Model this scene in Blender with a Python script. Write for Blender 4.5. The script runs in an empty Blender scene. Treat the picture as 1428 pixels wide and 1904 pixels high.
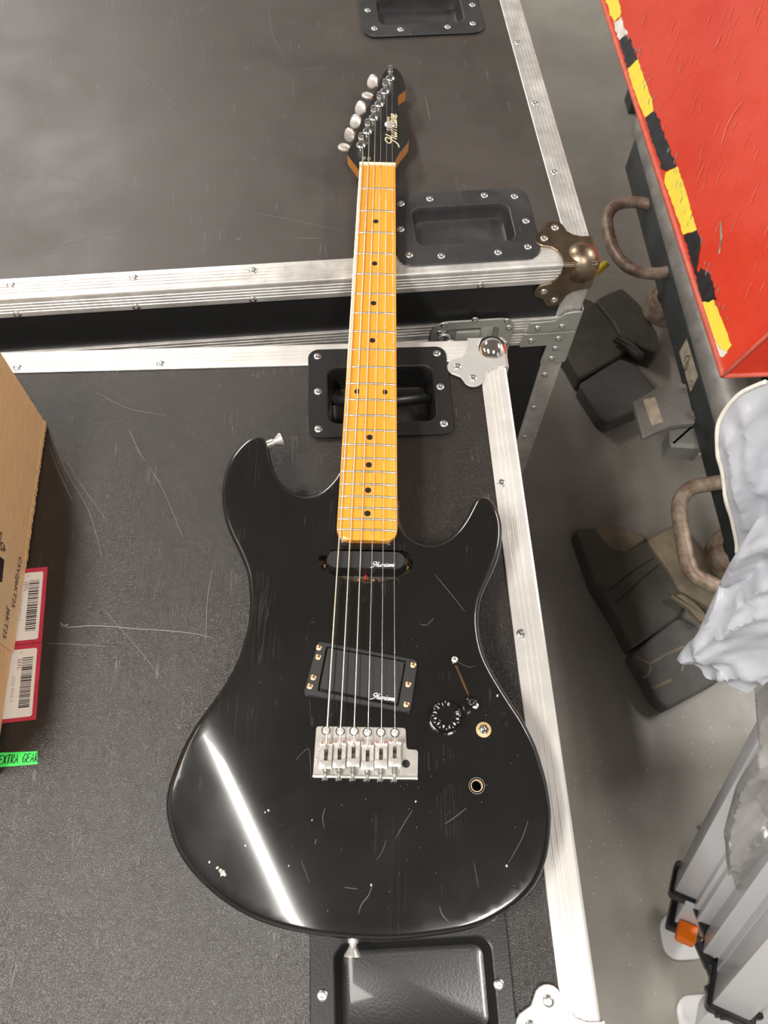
import bpy, bmesh, math, random
from mathutils import Vector, Matrix, noise
from mathutils.geometry import delaunay_2d_cdt
random.seed(7)
SC = bpy.context.scene
COL = SC.collection
PI = math.pi
V = Vector

# ------------------------------------------------------------------ camera
C2W = Matrix(((0.9986079, 0.0334014, -0.0408231), (-0.0483033, 0.8900052, -0.4533845), (0.0211891, 0.4547252, 0.8903797)))
CAM_H = 1.5
FPX = 1496.06
cd = bpy.data.cameras.new('camera')
cam = bpy.data.objects.new('camera', cd)
COL.objects.link(cam)
cam.matrix_world = Matrix.Translation((0, 0, CAM_H)) @ C2W.to_4x4()
cd.sensor_fit = 'HORIZONTAL'
cd.lens = 6.8
cd.sensor_width = 6.8 * 1428 / FPX
cd.clip_start = 0.02
cd.dof.use_dof = True
cd.dof.focus_distance = 0.78
cd.dof.aperture_fstop = 2.8
SC.camera = cam

# ------------------------------------------------------------------ world, lights, exposure
w = bpy.data.worlds.new('world')
SC.world = w
w.use_nodes = True
w.node_tree.nodes['Background'].inputs[0].default_value = (0.9, 0.93, 1, 1)
w.node_tree.nodes['Background'].inputs[1].default_value = 0.05
def area(name, loc, sx, sy, power, col, rot=(0, 0, 0)):
    l = bpy.data.lights.new(name, 'AREA')
    l.shape = 'RECTANGLE'; l.size = sx; l.size_y = sy; l.energy = power; l.color = col
    o = bpy.data.objects.new(name, l); COL.objects.link(o)
    o.location = loc; o.rotation_euler = rot
    return o
WARM = (1.0, 0.955, 0.90)
area('ceiling_light_a', (-1.02, -0.42, 2.88), 0.33, 1.15, 72, WARM)
area('ceiling_light_b', (-2.5, 0.4, 2.88), 0.30, 1.35, 14, WARM)
area('rear_fill_light', (-1.4, 3.0, 2.88), 0.30, 1.35, 72, WARM)  # added fill lamp, placed to brighten the floor at the rear
area('ceiling_light_d', (2.4, 1.5, 2.88), 0.30, 1.35, 60, WARM)
area('ceiling_light_e', (0.55, -0.75, 2.88), 0.30, 0.80, 22, WARM)
SC.view_settings.view_transform = 'Standard'
SC.view_settings.look = 'None'
SC.view_settings.exposure = 0.12
SC.view_settings.gamma = 1
SC.view_settings.use_curve_mapping = False

# ------------------------------------------------------------------ pixel -> point helpers
CAMP = V((0, 0, CAM_H))
def ray(px, py):
    return C2W @ V(((px - 714) / FPX, -(py - 952) / FPX, -1))
def at(px, py, z):
    r = ray(px, py); return CAMP + r * ((z - CAM_H) / r.z)
def onp(px, py, P, n):
    r = ray(px, py); return CAMP + r * ((P - CAMP).dot(n) / r.dot(n))
GR = Matrix(((0.99786790, 0.06484575, -0.00739464), (-0.06506180, 0.99729632, -0.03416151), (0.00515942, 0.03456978, 0.99938897)))
GN = V((0.04437, 0.78875, CAM_H - 0.65474))
GRi = GR.transposed()
def gl(px, py, h):
    o = GRi @ (CAMP - GN); r = GRi @ ray(px, py)
    return o + r * ((h - o.z) / r.z)

# ------------------------------------------------------------------ materials
def mat(name, col, rough=0.5, metal=0.0, coat=0.0, bump=0.0, bscale=200, var=0.0, vscale=20, col2=None, stretch=None,
        spec=0.5, rvar=0.0, trans=0.0, det=4, scratch=0.0, bvor=False):
    m = bpy.data.materials.new(name); m.use_nodes = True
    nt = m.node_tree; N = nt.nodes; L = nt.links
    b = N['Principled BSDF']
    b.inputs['Base Color'].default_value = (*col, 1)
    b.inputs['Roughness'].default_value = rough
    b.inputs['Metallic'].default_value = metal
    b.inputs['Coat Weight'].default_value = coat
    b.inputs['Coat Roughness'].default_value = 0.06
    b.inputs['Specular IOR Level'].default_value = spec
    if trans: b.inputs['Transmission Weight'].default_value = trans
    tc = N.new('ShaderNodeTexCoord'); mp = N.new('ShaderNodeMapping')
    L.new(tc.outputs['Object'], mp.inputs[0])
    if stretch: mp.inputs['Scale'].default_value = stretch
    csock = None
    if col2 is not None or var:
        n = N.new('ShaderNodeTexNoise'); n.inputs['Scale'].default_value = vscale; n.inputs['Detail'].default_value = 6
        n.inputs['Roughness'].default_value = 0.65
        L.new(mp.outputs[0], n.inputs['Vector'])
        r = N.new('ShaderNodeValToRGB')
        r.color_ramp.elements[0].position = 0.35; r.color_ramp.elements[1].position = 0.65
        c2 = col2 if col2 is not None else tuple(min(1, c * (1 + var)) for c in col)
        c1 = col if col2 is not None else tuple(c * (1 - var) for c in col)
        r.color_ramp.elements[0].color = (*c1, 1); r.color_ramp.elements[1].color = (*c2, 1)
        L.new(n.outputs['Fac'], r.inputs[0]); csock = r.outputs[0]
    if scratch:
        # fine worn hairlines: thin iso-lines of a stretched noise
        prev = csock
        for k, (rz, sc) in enumerate(((0.5, 9), (-0.9, 6), (1.5, 14))):
            mp2 = N.new('ShaderNodeMapping'); mp2.inputs['Rotation'].default_value = (0, 0, rz)
            mp2.inputs['Scale'].default_value = (sc * 9, sc * 0.22, 1); mp2.inputs['Location'].default_value = (k * 3.1, k * 1.7, 0)
            L.new(tc.outputs['Object'], mp2.inputs[0])
            n2 = N.new('ShaderNodeTexNoise'); n2.inputs['Scale'].default_value = 1.0; n2.inputs['Detail'].default_value = 2
            L.new(mp2.outputs[0], n2.inputs['Vector'])
            d = N.new('ShaderNodeMath'); d.operation = 'SUBTRACT'; d.inputs[1].default_value = 0.5; L.new(n2.outputs['Fac'], d.inputs[0])
            a = N.new('ShaderNodeMath'); a.operation = 'ABSOLUTE'; L.new(d.outputs[0], a.inputs[0])
            lt = N.new('ShaderNodeMath'); lt.operation = 'LESS_THAN'; lt.inputs[1].default_value = 0.0035; L.new(a.outputs[0], lt.inputs[0])
            n3 = N.new('ShaderNodeTexNoise'); n3.inputs['Scale'].default_value = 26; n3.inputs['Detail'].default_value = 3
            L.new(tc.outputs['Object'], n3.inputs['Vector'])
            g = N.new('ShaderNodeMath'); g.operation = 'GREATER_THAN'; g.inputs[1].default_value = 0.575 + 0.015 * k; L.new(n3.outputs['Fac'], g.inputs[0])
            mu = N.new('ShaderNodeMath'); mu.operation = 'MULTIPLY'; L.new(lt.outputs[0], mu.inputs[0]); L.new(g.outputs[0], mu.inputs[1])
            mu2 = N.new('ShaderNodeMath'); mu2.operation = 'MULTIPLY'; L.new(mu.outputs[0], mu2.inputs[0]); mu2.inputs[1].default_value = scratch
            mx = N.new('ShaderNodeMix'); mx.data_type = 'RGBA'
            L.new(mu2.outputs[0], mx.inputs[0])
            if prev: L.new(prev, mx.inputs[6])
            else: mx.inputs[6].default_value = (*col, 1)
            mx.inputs[7].default_value = (0.32, 0.30, 0.28, 1)
            prev = mx.outputs[2]
        csock = prev
    if csock: L.new(csock, b.inputs['Base Color'])
    if rvar:
        n = N.new('ShaderNodeTexNoise'); n.inputs['Scale'].default_value = 14; n.inputs['Detail'].default_value = 8
        L.new(mp.outputs[0], n.inputs['Vector'])
        mr = N.new('ShaderNodeMapRange'); mr.inputs[3].default_value = max(0, rough - rvar); mr.inputs[4].default_value = rough + rvar
        mr.inputs[1].default_value = 0.3; mr.inputs[2].default_value = 0.7
        L.new(n.outputs['Fac'], mr.inputs[0]); L.new(mr.outputs[0], b.inputs['Roughness'])
    if bump:
        n = N.new('ShaderNodeTexVoronoi' if bvor else 'ShaderNodeTexNoise'); n.inputs['Scale'].default_value = bscale
        if not bvor: n.inputs['Detail'].default_value = det
        L.new(mp.outputs[0], n.inputs['Vector'])
        bp = N.new('ShaderNodeBump'); bp.inputs['Strength'].default_value = bump; bp.inputs['Distance'].default_value = 0.001
        L.new(n.outputs[0], bp.inputs['Height']); L.new(bp.outputs[0], b.inputs['Normal'])
    return m
M = {}
M['lam_front'] = mat('pebbled_black_laminate', (0.023, 0.0185, 0.0155), 0.235, bump=0.44, bscale=1350, var=0.12, vscale=6, det=1, scratch=0.12, spec=0.55)
M['lam_back'] = mat('worn_black_laminate', (0.054, 0.046, 0.040), 0.48, bump=0.12, bscale=1200, var=0.14, vscale=7, scratch=0.12, rvar=0.06)
M['lam_side'] = mat('black_side_laminate', (0.012, 0.012, 0.012), 0.5)
M['alu'] = mat('brushed_aluminium', (0.80, 0.775, 0.74), 0.36, 0.5, var=0.06, vscale=30, stretch=(1, 1, 1), rvar=0.08)
M['alu_worn'] = mat('scuffed_aluminium', (0.70, 0.68, 0.65), 0.42, 0.65, var=0.16, vscale=40, rvar=0.12, bump=0.15, bscale=300)
M['rivet'] = mat('steel_rivet', (0.75, 0.75, 0.74), 0.28, 1.0)
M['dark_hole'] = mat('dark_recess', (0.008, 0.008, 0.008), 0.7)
M['black_steel'] = mat('black_powder_coated_steel', (0.014, 0.014, 0.014), 0.34, coat=0.25, bump=0.15, bscale=500)
M['black_steel_worn'] = mat('worn_black_steel', (0.030, 0.030, 0.031), 0.45, var=0.35, vscale=18, bump=0.15, bscale=400, scratch=0.1)
M['zinc'] = mat('zinc_plate', (0.56, 0.57, 0.53), 0.33, 0.7, var=0.1, vscale=25, rvar=0.08)
M['zinc_dark'] = mat('dull_zinc', (0.36, 0.37, 0.34), 0.42, 0.7, var=0.12, vscale=30)
M['nickel'] = mat('nickel_corner', (0.78, 0.77, 0.74), 0.30, 0.6, var=0.05, vscale=20)
M['chrome'] = mat('chrome', (0.9, 0.9, 0.9), 0.06, 1.0)
M['chrome_worn'] = mat('pitted_chrome', (0.80, 0.775, 0.73), 0.22, 0.65, var=0.1, vscale=150, rvar=0.1, bump=0.2, bscale=600)
M['bronze'] = mat('worn_bronzed_steel', (0.20, 0.135, 0.085), 0.36, 1.0, col2=(0.33, 0.27, 0.20), vscale=28, bump=0.2, bscale=300)
M['body'] = mat('gloss_black_lacquer', (0.0060, 0.0060, 0.0057), 0.20, coat=0.8, rvar=0.05, scratch=0.05)
M['maple'] = mat('amber_maple', (0.70, 0.265, 0.024), 0.28, coat=0.5, col2=(0.84, 0.37, 0.045), vscale=9, stretch=(14, 0.5, 1))
M['maple_dk'] = mat('dark_amber_maple', (0.50, 0.17, 0.012), 0.3, coat=0.5, col2=(0.6, 0.23, 0.02), vscale=9, stretch=(8, 0.6, 1))
M['fret'] = mat('worn_nickel_fret', (0.70, 0.65, 0.55), 0.3, 1.0, var=0.2, vscale=250)
M['bone'] = mat('aged_bone', (0.85, 0.75, 0.50), 0.35)
M['blk'] = mat('black_plastic', (0.012, 0.012, 0.012), 0.35)
M['blk_satin'] = mat('satin_black_plastic', (0.022, 0.022, 0.022), 0.42, bump=0.05, bscale=900)
M['blk_gloss'] = mat('glossy_black_plastic', (0.006, 0.006, 0.006), 0.06, coat=1)
M['head_blk'] = mat('black_headstock_face', (0.016, 0.0155, 0.015), 0.3, coat=0.4)
M['string_w'] = mat('wound_string', (0.82, 0.74, 0.62), 0.3, 1.0)
M['string_p'] = mat('plain_steel_string', (0.75, 0.72, 0.70), 0.25, 1.0)
M['gold_scr'] = mat('tarnished_gold_screw', (0.82, 0.50, 0.25), 0.3, 1.0, var=0.25, vscale=500)
M['copper'] = mat('copper_slot_edge', (0.75, 0.42, 0.2), 0.35, 0.7)
M['rusty'] = mat('rusty_screw', (0.25, 0.08, 0.035), 0.7, 0.2)
M['cream'] = mat('cream_print', (0.85, 0.72, 0.45), 0.5)
M['white_print'] = mat('white_print', (0.85, 0.85, 0.84), 0.5)
M['wood_cav'] = mat('dusty_cavity_wood', (0.08, 0.065, 0.045), 0.8, bump=0.5, bscale=300, var=0.6, vscale=90)
M['scuff'] = mat('grey_scuff', (0.17, 0.155, 0.14), 0.6)
M['chip'] = mat('bare_wood_chip', (0.62, 0.44, 0.27), 0.7)
M['chip_w'] = mat('pale_primer_chip', (0.5, 0.48, 0.43), 0.6, var=0.4, vscale=400)
M['red_p'] = mat('red_wire', (0.7, 0.02, 0.02), 0.4)
M['card'] = mat('brown_cardboard', (0.66, 0.40, 0.20), 0.8, var=0.09, vscale=45, stretch=(1, 1, 6), bump=0.1, bscale=200)
M['card_edge'] = mat('torn_cardboard_edge', (0.66, 0.41, 0.20), 0.85, var=0.15, vscale=300)
M['label_tan'] = mat('tan_paper_label', (0.66, 0.43, 0.235), 0.55, var=0.05, vscale=20)
M['ink'] = mat('black_ink', (0.012, 0.010, 0.012), 0.6)
M['ink_red'] = mat('dark_red_ink', (0.20, 0.02, 0.05), 0.6)
M['ink_grey'] = mat('grey_ink', (0.33, 0.30, 0.27), 0.6)
M['paper'] = mat('white_label_paper', (0.84, 0.78, 0.71), 0.55)
M['red_lab'] = mat('red_label_border', (0.55, 0.035, 0.07), 0.5, var=0.12, vscale=60)
M['green_tape'] = mat('neon_green_tape', (0.07, 0.88, 0.14), 0.55)
M['floor'] = FL = mat('sealed_concrete_floor', (0.25, 0.237, 0.21), 0.34, var=0.17, vscale=2.6, bump=0.04, bscale=60, rvar=0.06)
_nt = FL.node_tree; _N = _nt.nodes; _L = _nt.links
_b = _N['Principled BSDF']; _src = _b.inputs['Base Color'].links[0].from_socket
_tc = _N.new('ShaderNodeTexCoord'); _v = _N.new('ShaderNodeTexVoronoi'); _v.inputs['Scale'].default_value = 70
_L.new(_tc.outputs['Object'], _v.inputs['Vector'])
_m = _N.new('ShaderNodeMath'); _m.operation = 'LESS_THAN'; _m.inputs[1].default_value = 0.10; _L.new(_v.outputs['Distance'], _m.inputs[0])
_n = _N.new('ShaderNodeTexNoise'); _n.inputs['Scale'].default_value = 45; _L.new(_tc.outputs['Object'], _n.inputs['Vector'])
_g = _N.new('ShaderNodeMath'); _g.operation = 'MULTIPLY'; _L.new(_m.outputs[0], _g.inputs[0]); _L.new(_n.outputs['Fac'], _g.inputs[1])
_x = _N.new('ShaderNodeMix'); _x.data_type = 'RGBA'; _L.new(_g.outputs[0], _x.inputs[0]); _L.new(_src, _x.inputs[6]); _x.inputs[7].default_value = (0.62, 0.6, 0.54, 1)
_L.new(_x.outputs[2], _b.inputs['Base Color'])
M['wall'] = mat('painted_wall', (0.62, 0.62, 0.60), 0.7)
M['ceil'] = mat('painted_ceiling', (0.34, 0.335, 0.325), 0.8)
M['redpaint'] = mat('scuffed_red_paint', (0.59, 0.028, 0.007), 0.38, coat=0.1, col2=(0.65, 0.050, 0.018), vscale=9, bump=0.2, bscale=160, rvar=0.08)
M['redlight'] = mat('pale_scuffed_red_paint', (0.66, 0.13, 0.085), 0.5, var=0.15, vscale=60)
M['tape_y'] = mat('yellow_hazard_tape', (0.90, 0.72, 0.04), 0.45, col2=(0.80, 0.66, 0.08), vscale=70)
M['tape_k'] = mat('black_hazard_tape', (0.014, 0.015, 0.018), 0.35, var=0.5, vscale=80)
M['tape_w'] = mat('torn_tape_backing', (0.72, 0.70, 0.62), 0.6, var=0.2, vscale=100)
M['steel_dk'] = mat('dark_painted_steel', (0.045, 0.052, 0.052), 0.5, 0.2, var=0.3, vscale=14, bump=0.3, bscale=90)
M['steel_pipe'] = mat('galvanised_grey_pipe', (0.34, 0.33, 0.31), 0.5, 0.3, col2=(0.20, 0.19, 0.175), vscale=22, bump=0.3, bscale=110)
M['rust'] = mat('rusted_steel_ring', (0.46, 0.38, 0.30), 0.5, 0.3, col2=(0.20, 0.125, 0.085), vscale=40, bump=0.6, bscale=140)
M['bracket'] = mat('cast_grey_bracket', (0.30, 0.30, 0.275), 0.5, 0.4, var=0.14, vscale=25)
M['cast_tan'] = mat('dirty_tan_casting', (0.27, 0.215, 0.14), 0.7, col2=(0.13, 0.115, 0.085), vscale=16, bump=0.3, bscale=80)
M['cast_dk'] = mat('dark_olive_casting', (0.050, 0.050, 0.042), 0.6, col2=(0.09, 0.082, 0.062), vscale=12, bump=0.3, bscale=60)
M['rubber'] = mat('grey_rubber_pad', (0.095, 0.092, 0.088), 0.75, var=0.12, vscale=30)
M['masking'] = mat('dirty_masking_tape', (0.50, 0.43, 0.33), 0.7, var=0.25, vscale=60)
M['white_al'] = mat('white_powder_coated_tube', (0.74, 0.75, 0.78), 0.3, coat=0.2)
M['white_foot'] = mat('white_plastic_foot', (0.74, 0.74, 0.75), 0.35)
M['brk_blk'] = mat('black_nylon_bracket', (0.010, 0.010, 0.011), 0.28)
M['orange'] = mat('orange_button', (1.0, 0.20, 0.0), 0.4)
M['fab_w'] = mat('white_silver_fabric', (0.46, 0.475, 0.52), 0.30, bump=0.15, bscale=900, var=0.02, vscale=6)
M['fab_s'] = mat('silver_backed_fabric', (0.50, 0.49, 0.48), 0.30, 0.45, var=0.06, vscale=10)
M['piping'] = mat('cream_fabric_piping', (0.72, 0.69, 0.62), 0.6)

# ------------------------------------------------------------------ mesh helpers
def make(name, verts, faces, m, parent=None, smooth=False, loc=None, mats=None, fm=None, autos=None):
    me = bpy.data.meshes.new(name)
    me.from_pydata([tuple(v) for v in verts], [], faces)
    me.update()
    bm = bmesh.new(); bm.from_mesh(me)
    bmesh.ops.recalc_face_normals(bm, faces=bm.faces)
    bm.to_mesh(me); bm.free()
    for mm in (mats or [m]): me.materials.append(mm)
    if fm:
        for p, k in zip(me.polygons, fm): p.material_index = k
    if smooth: me.polygons.foreach_set('use_smooth', [True] * len(me.polygons))
    if autos is not None: me.set_sharp_from_angle(angle=math.radians(autos))
    o = bpy.data.objects.new(name, me); COL.objects.link(o)
    if parent: o.parent = parent
    if loc is not None: o.location = loc
    return o
class MB:
    """collects shapes into one mesh"""
    def __init__(s): s.v = []; s.f = []
    def add(s, vs, fs, X=None):
        k = len(s.v)
        s.v += [(X @ V(a)) if X is not None else V(a) for a in vs]
        s.f += [tuple(i + k for i in f) for f in fs]
        return s
    def box(s, a, b, X=None, bev=0.0):
        x0, y0, z0 = a; x1, y1, z1 = b
        if bev:
            bm = bmesh.new(); bmesh.ops.create_cube(bm, size=1)
            for v in bm.verts: v.co = V(((x0 + x1) / 2 + v.co.x * (x1 - x0), (y0 + y1) / 2 + v.co.y * (y1 - y0), (z0 + z1) / 2 + v.co.z * (z1 - z0)))
            bmesh.ops.bevel(bm, geom=bm.edges[:], offset=bev, segments=2, affect='EDGES', profile=0.6)
            bm.verts.ensure_lookup_table(); bm.verts.index_update()
            vs = [v.co.copy() for v in bm.verts]; fs = [tuple(v.index for v in f.verts) for f in bm.faces]; bm.free()
            return s.add(vs, fs, X)
        vs = [(x, y, z) for z in (z0, z1) for y in (y0, y1) for x in (x0, x1)]
        return s.add(vs, [(0, 2, 3, 1), (4, 5, 7, 6), (0, 1, 5, 4), (2, 6, 7, 3), (0, 4, 6, 2), (1, 3, 7, 5)], X)
    def lathe(s, prof, seg=24, X=None, rfun=None):
        vs = []; fs = []
        for r, z in prof:
            for i in range(seg):
                a = 2 * PI * i / seg; rr = r * (rfun(a, z) if rfun else 1)
                vs.append((rr * math.cos(a), rr * math.sin(a), z))
        n = len(prof)
        for j in range(n - 1):
            for i in range(seg):
                i2 = (i + 1) % seg
                fs.append((j * seg + i, j * seg + i2, (j + 1) * seg + i2, (j + 1) * seg + i))
        fs.append(tuple(range(seg))[::-1]); fs.append(tuple((n - 1) * seg + i for i in range(seg)))
        return s.add(vs, fs, X)
    def tube(s, pts, r, seg=10, closed=False, flat=1.0, radii=None):
        pts = [V(p) for p in pts]; n = len(pts); vs = []; fs = []; prev = None
        for i, p in enumerate(pts):
            if closed: t = pts[(i + 1) % n] - pts[i - 1]
            else: t = pts[min(i + 1, n - 1)] - pts[max(i - 1, 0)]
            t.normalize()
            if prev is None:
                u = t.cross(V((0, 0, 1)));
                if u.length < 0.1: u = t.cross(V((1, 0, 0)))
            else: u = prev - t * prev.dot(t)
            u.normalize(); prev = u; q = t.cross(u)
            rr = radii[i] if radii else r
            for k in range(seg):
                a = 2 * PI * k / seg; vs.append(p + u * (rr * math.cos(a)) + q * (rr * flat * math.sin(a)))
        m = n if closed else n - 1
        for i in range(m):
            for k in range(seg):
                k2 = (k + 1) % seg; j = (i + 1) % n
                fs.append((i * seg + k, i * seg + k2, j * seg + k2, j * seg + k))
        if not closed:
            fs.append(tuple(range(seg))[::-1]); fs.append(tuple((n - 1) * seg + k for k in range(seg)))
        return s.add(vs, fs)
    def plate(s, out, holes, z0, z1, X=None, bev=0.0):
        vs, fs = plate_geo(out, holes, z0, z1, bev)
        return s.add(vs, fs, X)
    def build(s, name, m, parent=None, smooth=False, autos=None, loc=None):
        return make(name, s.v, s.f, m, parent, smooth or autos is not None, autos=autos, loc=loc)
def inside(p, poly):
    x, y = p; c = False; n = len(poly)
    for i in range(n):
        x1, y1 = poly[i][0], poly[i][1]; x2, y2 = poly[i - 1][0], poly[i - 1][1]
        if (y1 > y) != (y2 > y) and x < (x2 - x1) * (y - y1) / (y2 - y1) + x1: c = not c
    return c
def cdt(loops, pts, outer, holes):
    vs = []; es = []
    for lp in loops:
        k = len(vs); vs += [V((p[0], p[1])) for p in lp]
        es += [(k + i, k + (i + 1) % len(lp)) for i in range(len(lp))]
    vs += [V((p[0], p[1])) for p in pts]
    r = delaunay_2d_cdt(vs, es, [], 0, 1e-7)
    ov, of = r[0], r[2]; keep = []
    for f in of:
        c = (ov[f[0]] + ov[f[1]] + ov[f[2]]) / 3
        if inside(c, outer) and not any(inside(c, h) for h in holes): keep.append(tuple(f))
    return ov, keep
def inset(poly, d):
    n = len(poly); out = []
    A = sum(poly[i - 1][0] * poly[i][1] - poly[i][0] * poly[i - 1][1] for i in range(n))
    sg = 1 if A > 0 else -1
    for i in range(n):
        p0 = V(poly[i - 1][:2]); p = V(poly[i][:2]); p1 = V(poly[(i + 1) % n][:2])
        a = (p - p0).normalized(); b = (p1 - p).normalized()
        n1 = V((-a.y, a.x)) * sg; n2 = V((-b.y, b.x)) * sg
        m = n1 + n2
        if m.length < 1e-6: m = n1
        m.normalize(); k = max(0.5, m.dot(n1)); q = p + m * (d / k)
        out.append((q.x, q.y))
    return out
def plate_geo(out, holes, z0, z1, bev=0.0):
    out = [(p[0], p[1]) for p in out]; top = inset(out, bev) if bev else out
    if holes:
        ov, of = cdt([top] + holes, [], top, holes)
    else:
        ov = [V(p) for p in top]; of = [tuple(range(len(top)))]
    vs = [(p[0], p[1], z1) for p in ov]; fs = list(of)
    k = len(vs)
    if holes:
        ob, obf = cdt([out] + holes, [], out, holes)
    else: ob = [V(p) for p in out]; obf = [tuple(range(len(out)))]
    vs += [(p[0], p[1], z0) for p in ob]; fs += [tuple(i + k for i in f)[::-1] for f in obf]
    def wall(la, za, lb, zb):
        k = len(vs); n = len(la)
        vs.extend([(p[0], p[1], za) for p in la]); vs.extend([(p[0], p[1], zb) for p in lb])
        for i in range(n):
            j = (i + 1) % n; fs.append((k + i, k + j, k + n + j, k + n + i))
    if bev: wall(out, z0, out, z1 - bev); wall(out, z1 - bev, top, z1)
    else: wall(out, z0, out, z1)
    for h in holes: wall(h, z0, h, z1)
    return vs, fs
def rrect(x0, y0, x1, y1, r, seg=6):
    out = []
    for cx, cy, a0 in ((x1 - r, y1 - r, 0), (x0 + r, y1 - r, 90), (x0 + r, y0 + r, 180), (x1 - r, y0 + r, 270)):
        for k in range(seg + 1):
            a = math.radians(a0 + 90 * k / seg); out.append((cx + r * math.cos(a), cy + r * math.sin(a)))
    return out
def circ(x, y, r, n=20): return [(x + r * math.cos(2 * PI * i / n), y + r * math.sin(2 * PI * i / n)) for i in range(n)]
def smooth_closed(pts, step, it=2):
    n = len(pts); dense = []
    for i in range(n):
        p0, p1, p2, p3 = (V(pts[(i + k - 1) % n][:2]) for k in range(4))
        for t in range(8):
            t /= 8; dense.append(0.5 * ((2 * p1) + (-p0 + p2) * t + (2 * p0 - 5 * p1 + 4 * p2 - p3) * t * t + (-p0 + 3 * p1 - 3 * p2 + p3) * t ** 3))
    L = [0]; N = len(dense)
    for i in range(N): L.append(L[-1] + (dense[(i + 1) % N] - dense[i]).length)
    m = int(L[-1] / step); out = []; j = 0
    for i in range(m):
        d = L[-1] * i / m
        while L[j + 1] < d: j += 1
        t = (d - L[j]) / max(1e-9, L[j + 1] - L[j]); out.append(dense[j].lerp(dense[(j + 1) % N], t))
    for _ in range(it): out = [(out[i - 1] + out[i] * 2 + out[(i + 1) % m]) / 4 for i in range(m)]
    return [(p.x, p.y) for p in out]
def roundpoly(pts, r, seg=4):
    out = []; n = len(pts)
    for i in range(n):
        p = V(pts[i][:2]); a = V(pts[i - 1][:2]) - p; b = V(pts[(i + 1) % n][:2]) - p
        rr = min(r, a.length * 0.45, b.length * 0.45)
        A = p + a.normalized() * rr; B = p + b.normalized() * rr
        for k in range(seg + 1):
            t = k / seg; q = A * (1 - t) ** 2 + p * 2 * t * (1 - t) + B * t * t; out.append((q.x, q.y))
    return out
def smooth_open(pts, k=6):
    pts = [V(p) for p in pts]; out = []
    for i in range(len(pts) - 1):
        p0 = pts[max(i - 1, 0)]; p1 = pts[i]; p2 = pts[i + 1]; p3 = pts[min(i + 2, len(pts) - 1)]
        for t in range(k):
            t /= k; out.append(0.5 * ((2 * p1) + (-p0 + p2) * t + (2 * p0 - 5 * p1 + 4 * p2 - p3) * t * t + (-p0 + 3 * p1 - 3 * p2 + p3) * t ** 3))
    out.append(pts[-1]); return out
def ribbon(mb, pts, w, X, z=0.0, taper=False):
    """flat print stroke in the local xy plane"""
    pts = [V(p[:2]) for p in pts]; n = len(pts); vs = []
    for i, p in enumerate(pts):
        t = pts[min(i + 1, n - 1)] - pts[max(i - 1, 0)]
        if t.length < 1e-9: t = V((1, 0))
        t.normalize(); q = V((-t.y, t.x)); ww = w * (math.sin(PI * (i + 0.6) / (n + 0.2)) ** 0.4 if taper else 1) / 2
        vs += [(*(p + q * ww), z), (*(p - q * ww), z)]
    mb.add(vs, [(2 * i, 2 * i + 1, 2 * i + 3, 2 * i + 2) for i in range(n - 1)], X)
def text_geo(s, size, X, shear=0.0, align='LEFT', space=1.0):
    cu = bpy.data.curves.new('t', 'FONT'); cu.body = s; cu.size = size; cu.shear = shear; cu.align_x = align; cu.space_character = space
    cu.resolution_u = 3
    o = bpy.data.objects.new('t', cu); COL.objects.link(o)
    bpy.context.view_layer.update()
    me = bpy.data.meshes.new_from_object(o)
    vs = [X @ v.co for v in me.vertices]; fs = [tuple(p.vertices) for p in me.polygons]
    bpy.data.objects.remove(o); bpy.data.curves.remove(cu); bpy.data.meshes.remove(me)
    return vs, fs
def text(mb, s, size, X, **k):
    v, f = text_geo(s, size, X, **k); mb.add(v, f)
def frame(o, ex, ey):
    ex = V(ex).normalized(); ey = V(ey).normalized(); ez = ex.cross(ey)
    m = Matrix.Identity(4)
    for i in range(3): m[i][0] = ex[i]; m[i][1] = ey[i]; m[i][2] = ez[i]; m[i][3] = o[i]
    return m
def thing(name, label, cat, loc=(0, 0, 0), rot=None, group=None):
    o = bpy.data.objects.new(name, None); COL.objects.link(o); o.location = loc; o.empty_display_size = 0.05
    if rot is not None: o.rotation_euler = rot
    o['label'] = label; o['category'] = cat
    if group: o['group'] = group
    return o
def copy_to(src, parent, loc=None, rot=None, name=None):
    c = src.copy(); COL.objects.link(c); c.parent = parent
    if loc is not None: c.location = loc
    if rot is not None: c.rotation_euler = rot
    return c

# ------------------------------------------------------------------ room
def struct(name, mb, m):
    o = mb.build(name, m); o['kind'] = 'structure'; return o
RX0, RX1, RY0, RY1, RH = -3.4, 3.2, -3.0, 4.6, 2.95
struct('floor', MB().box((RX0, RY0, -0.1), (RX1, RY1, 0)), M['floor'])
struct('ceiling', MB().box((RX0, RY0, RH), (RX1, RY1, RH + 0.1)), M['ceil'])
struct('wall_left', MB().box((RX0 - 0.1, RY0, 0), (RX0, RY1, RH)), M['wall'])
struct('wall_right', MB().box((RX1, RY0, 0), (RX1 + 0.1, RY1, RH)), M['wall'])
struct('wall_back', MB().box((RX0, RY1, 0), (RX1, RY1 + 0.1, RH)), M['wall'])
struct('wall_front', MB().box((RX0, RY0 - 0.1, 0), (RX1, RY0, RH)), M['wall'])

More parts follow.
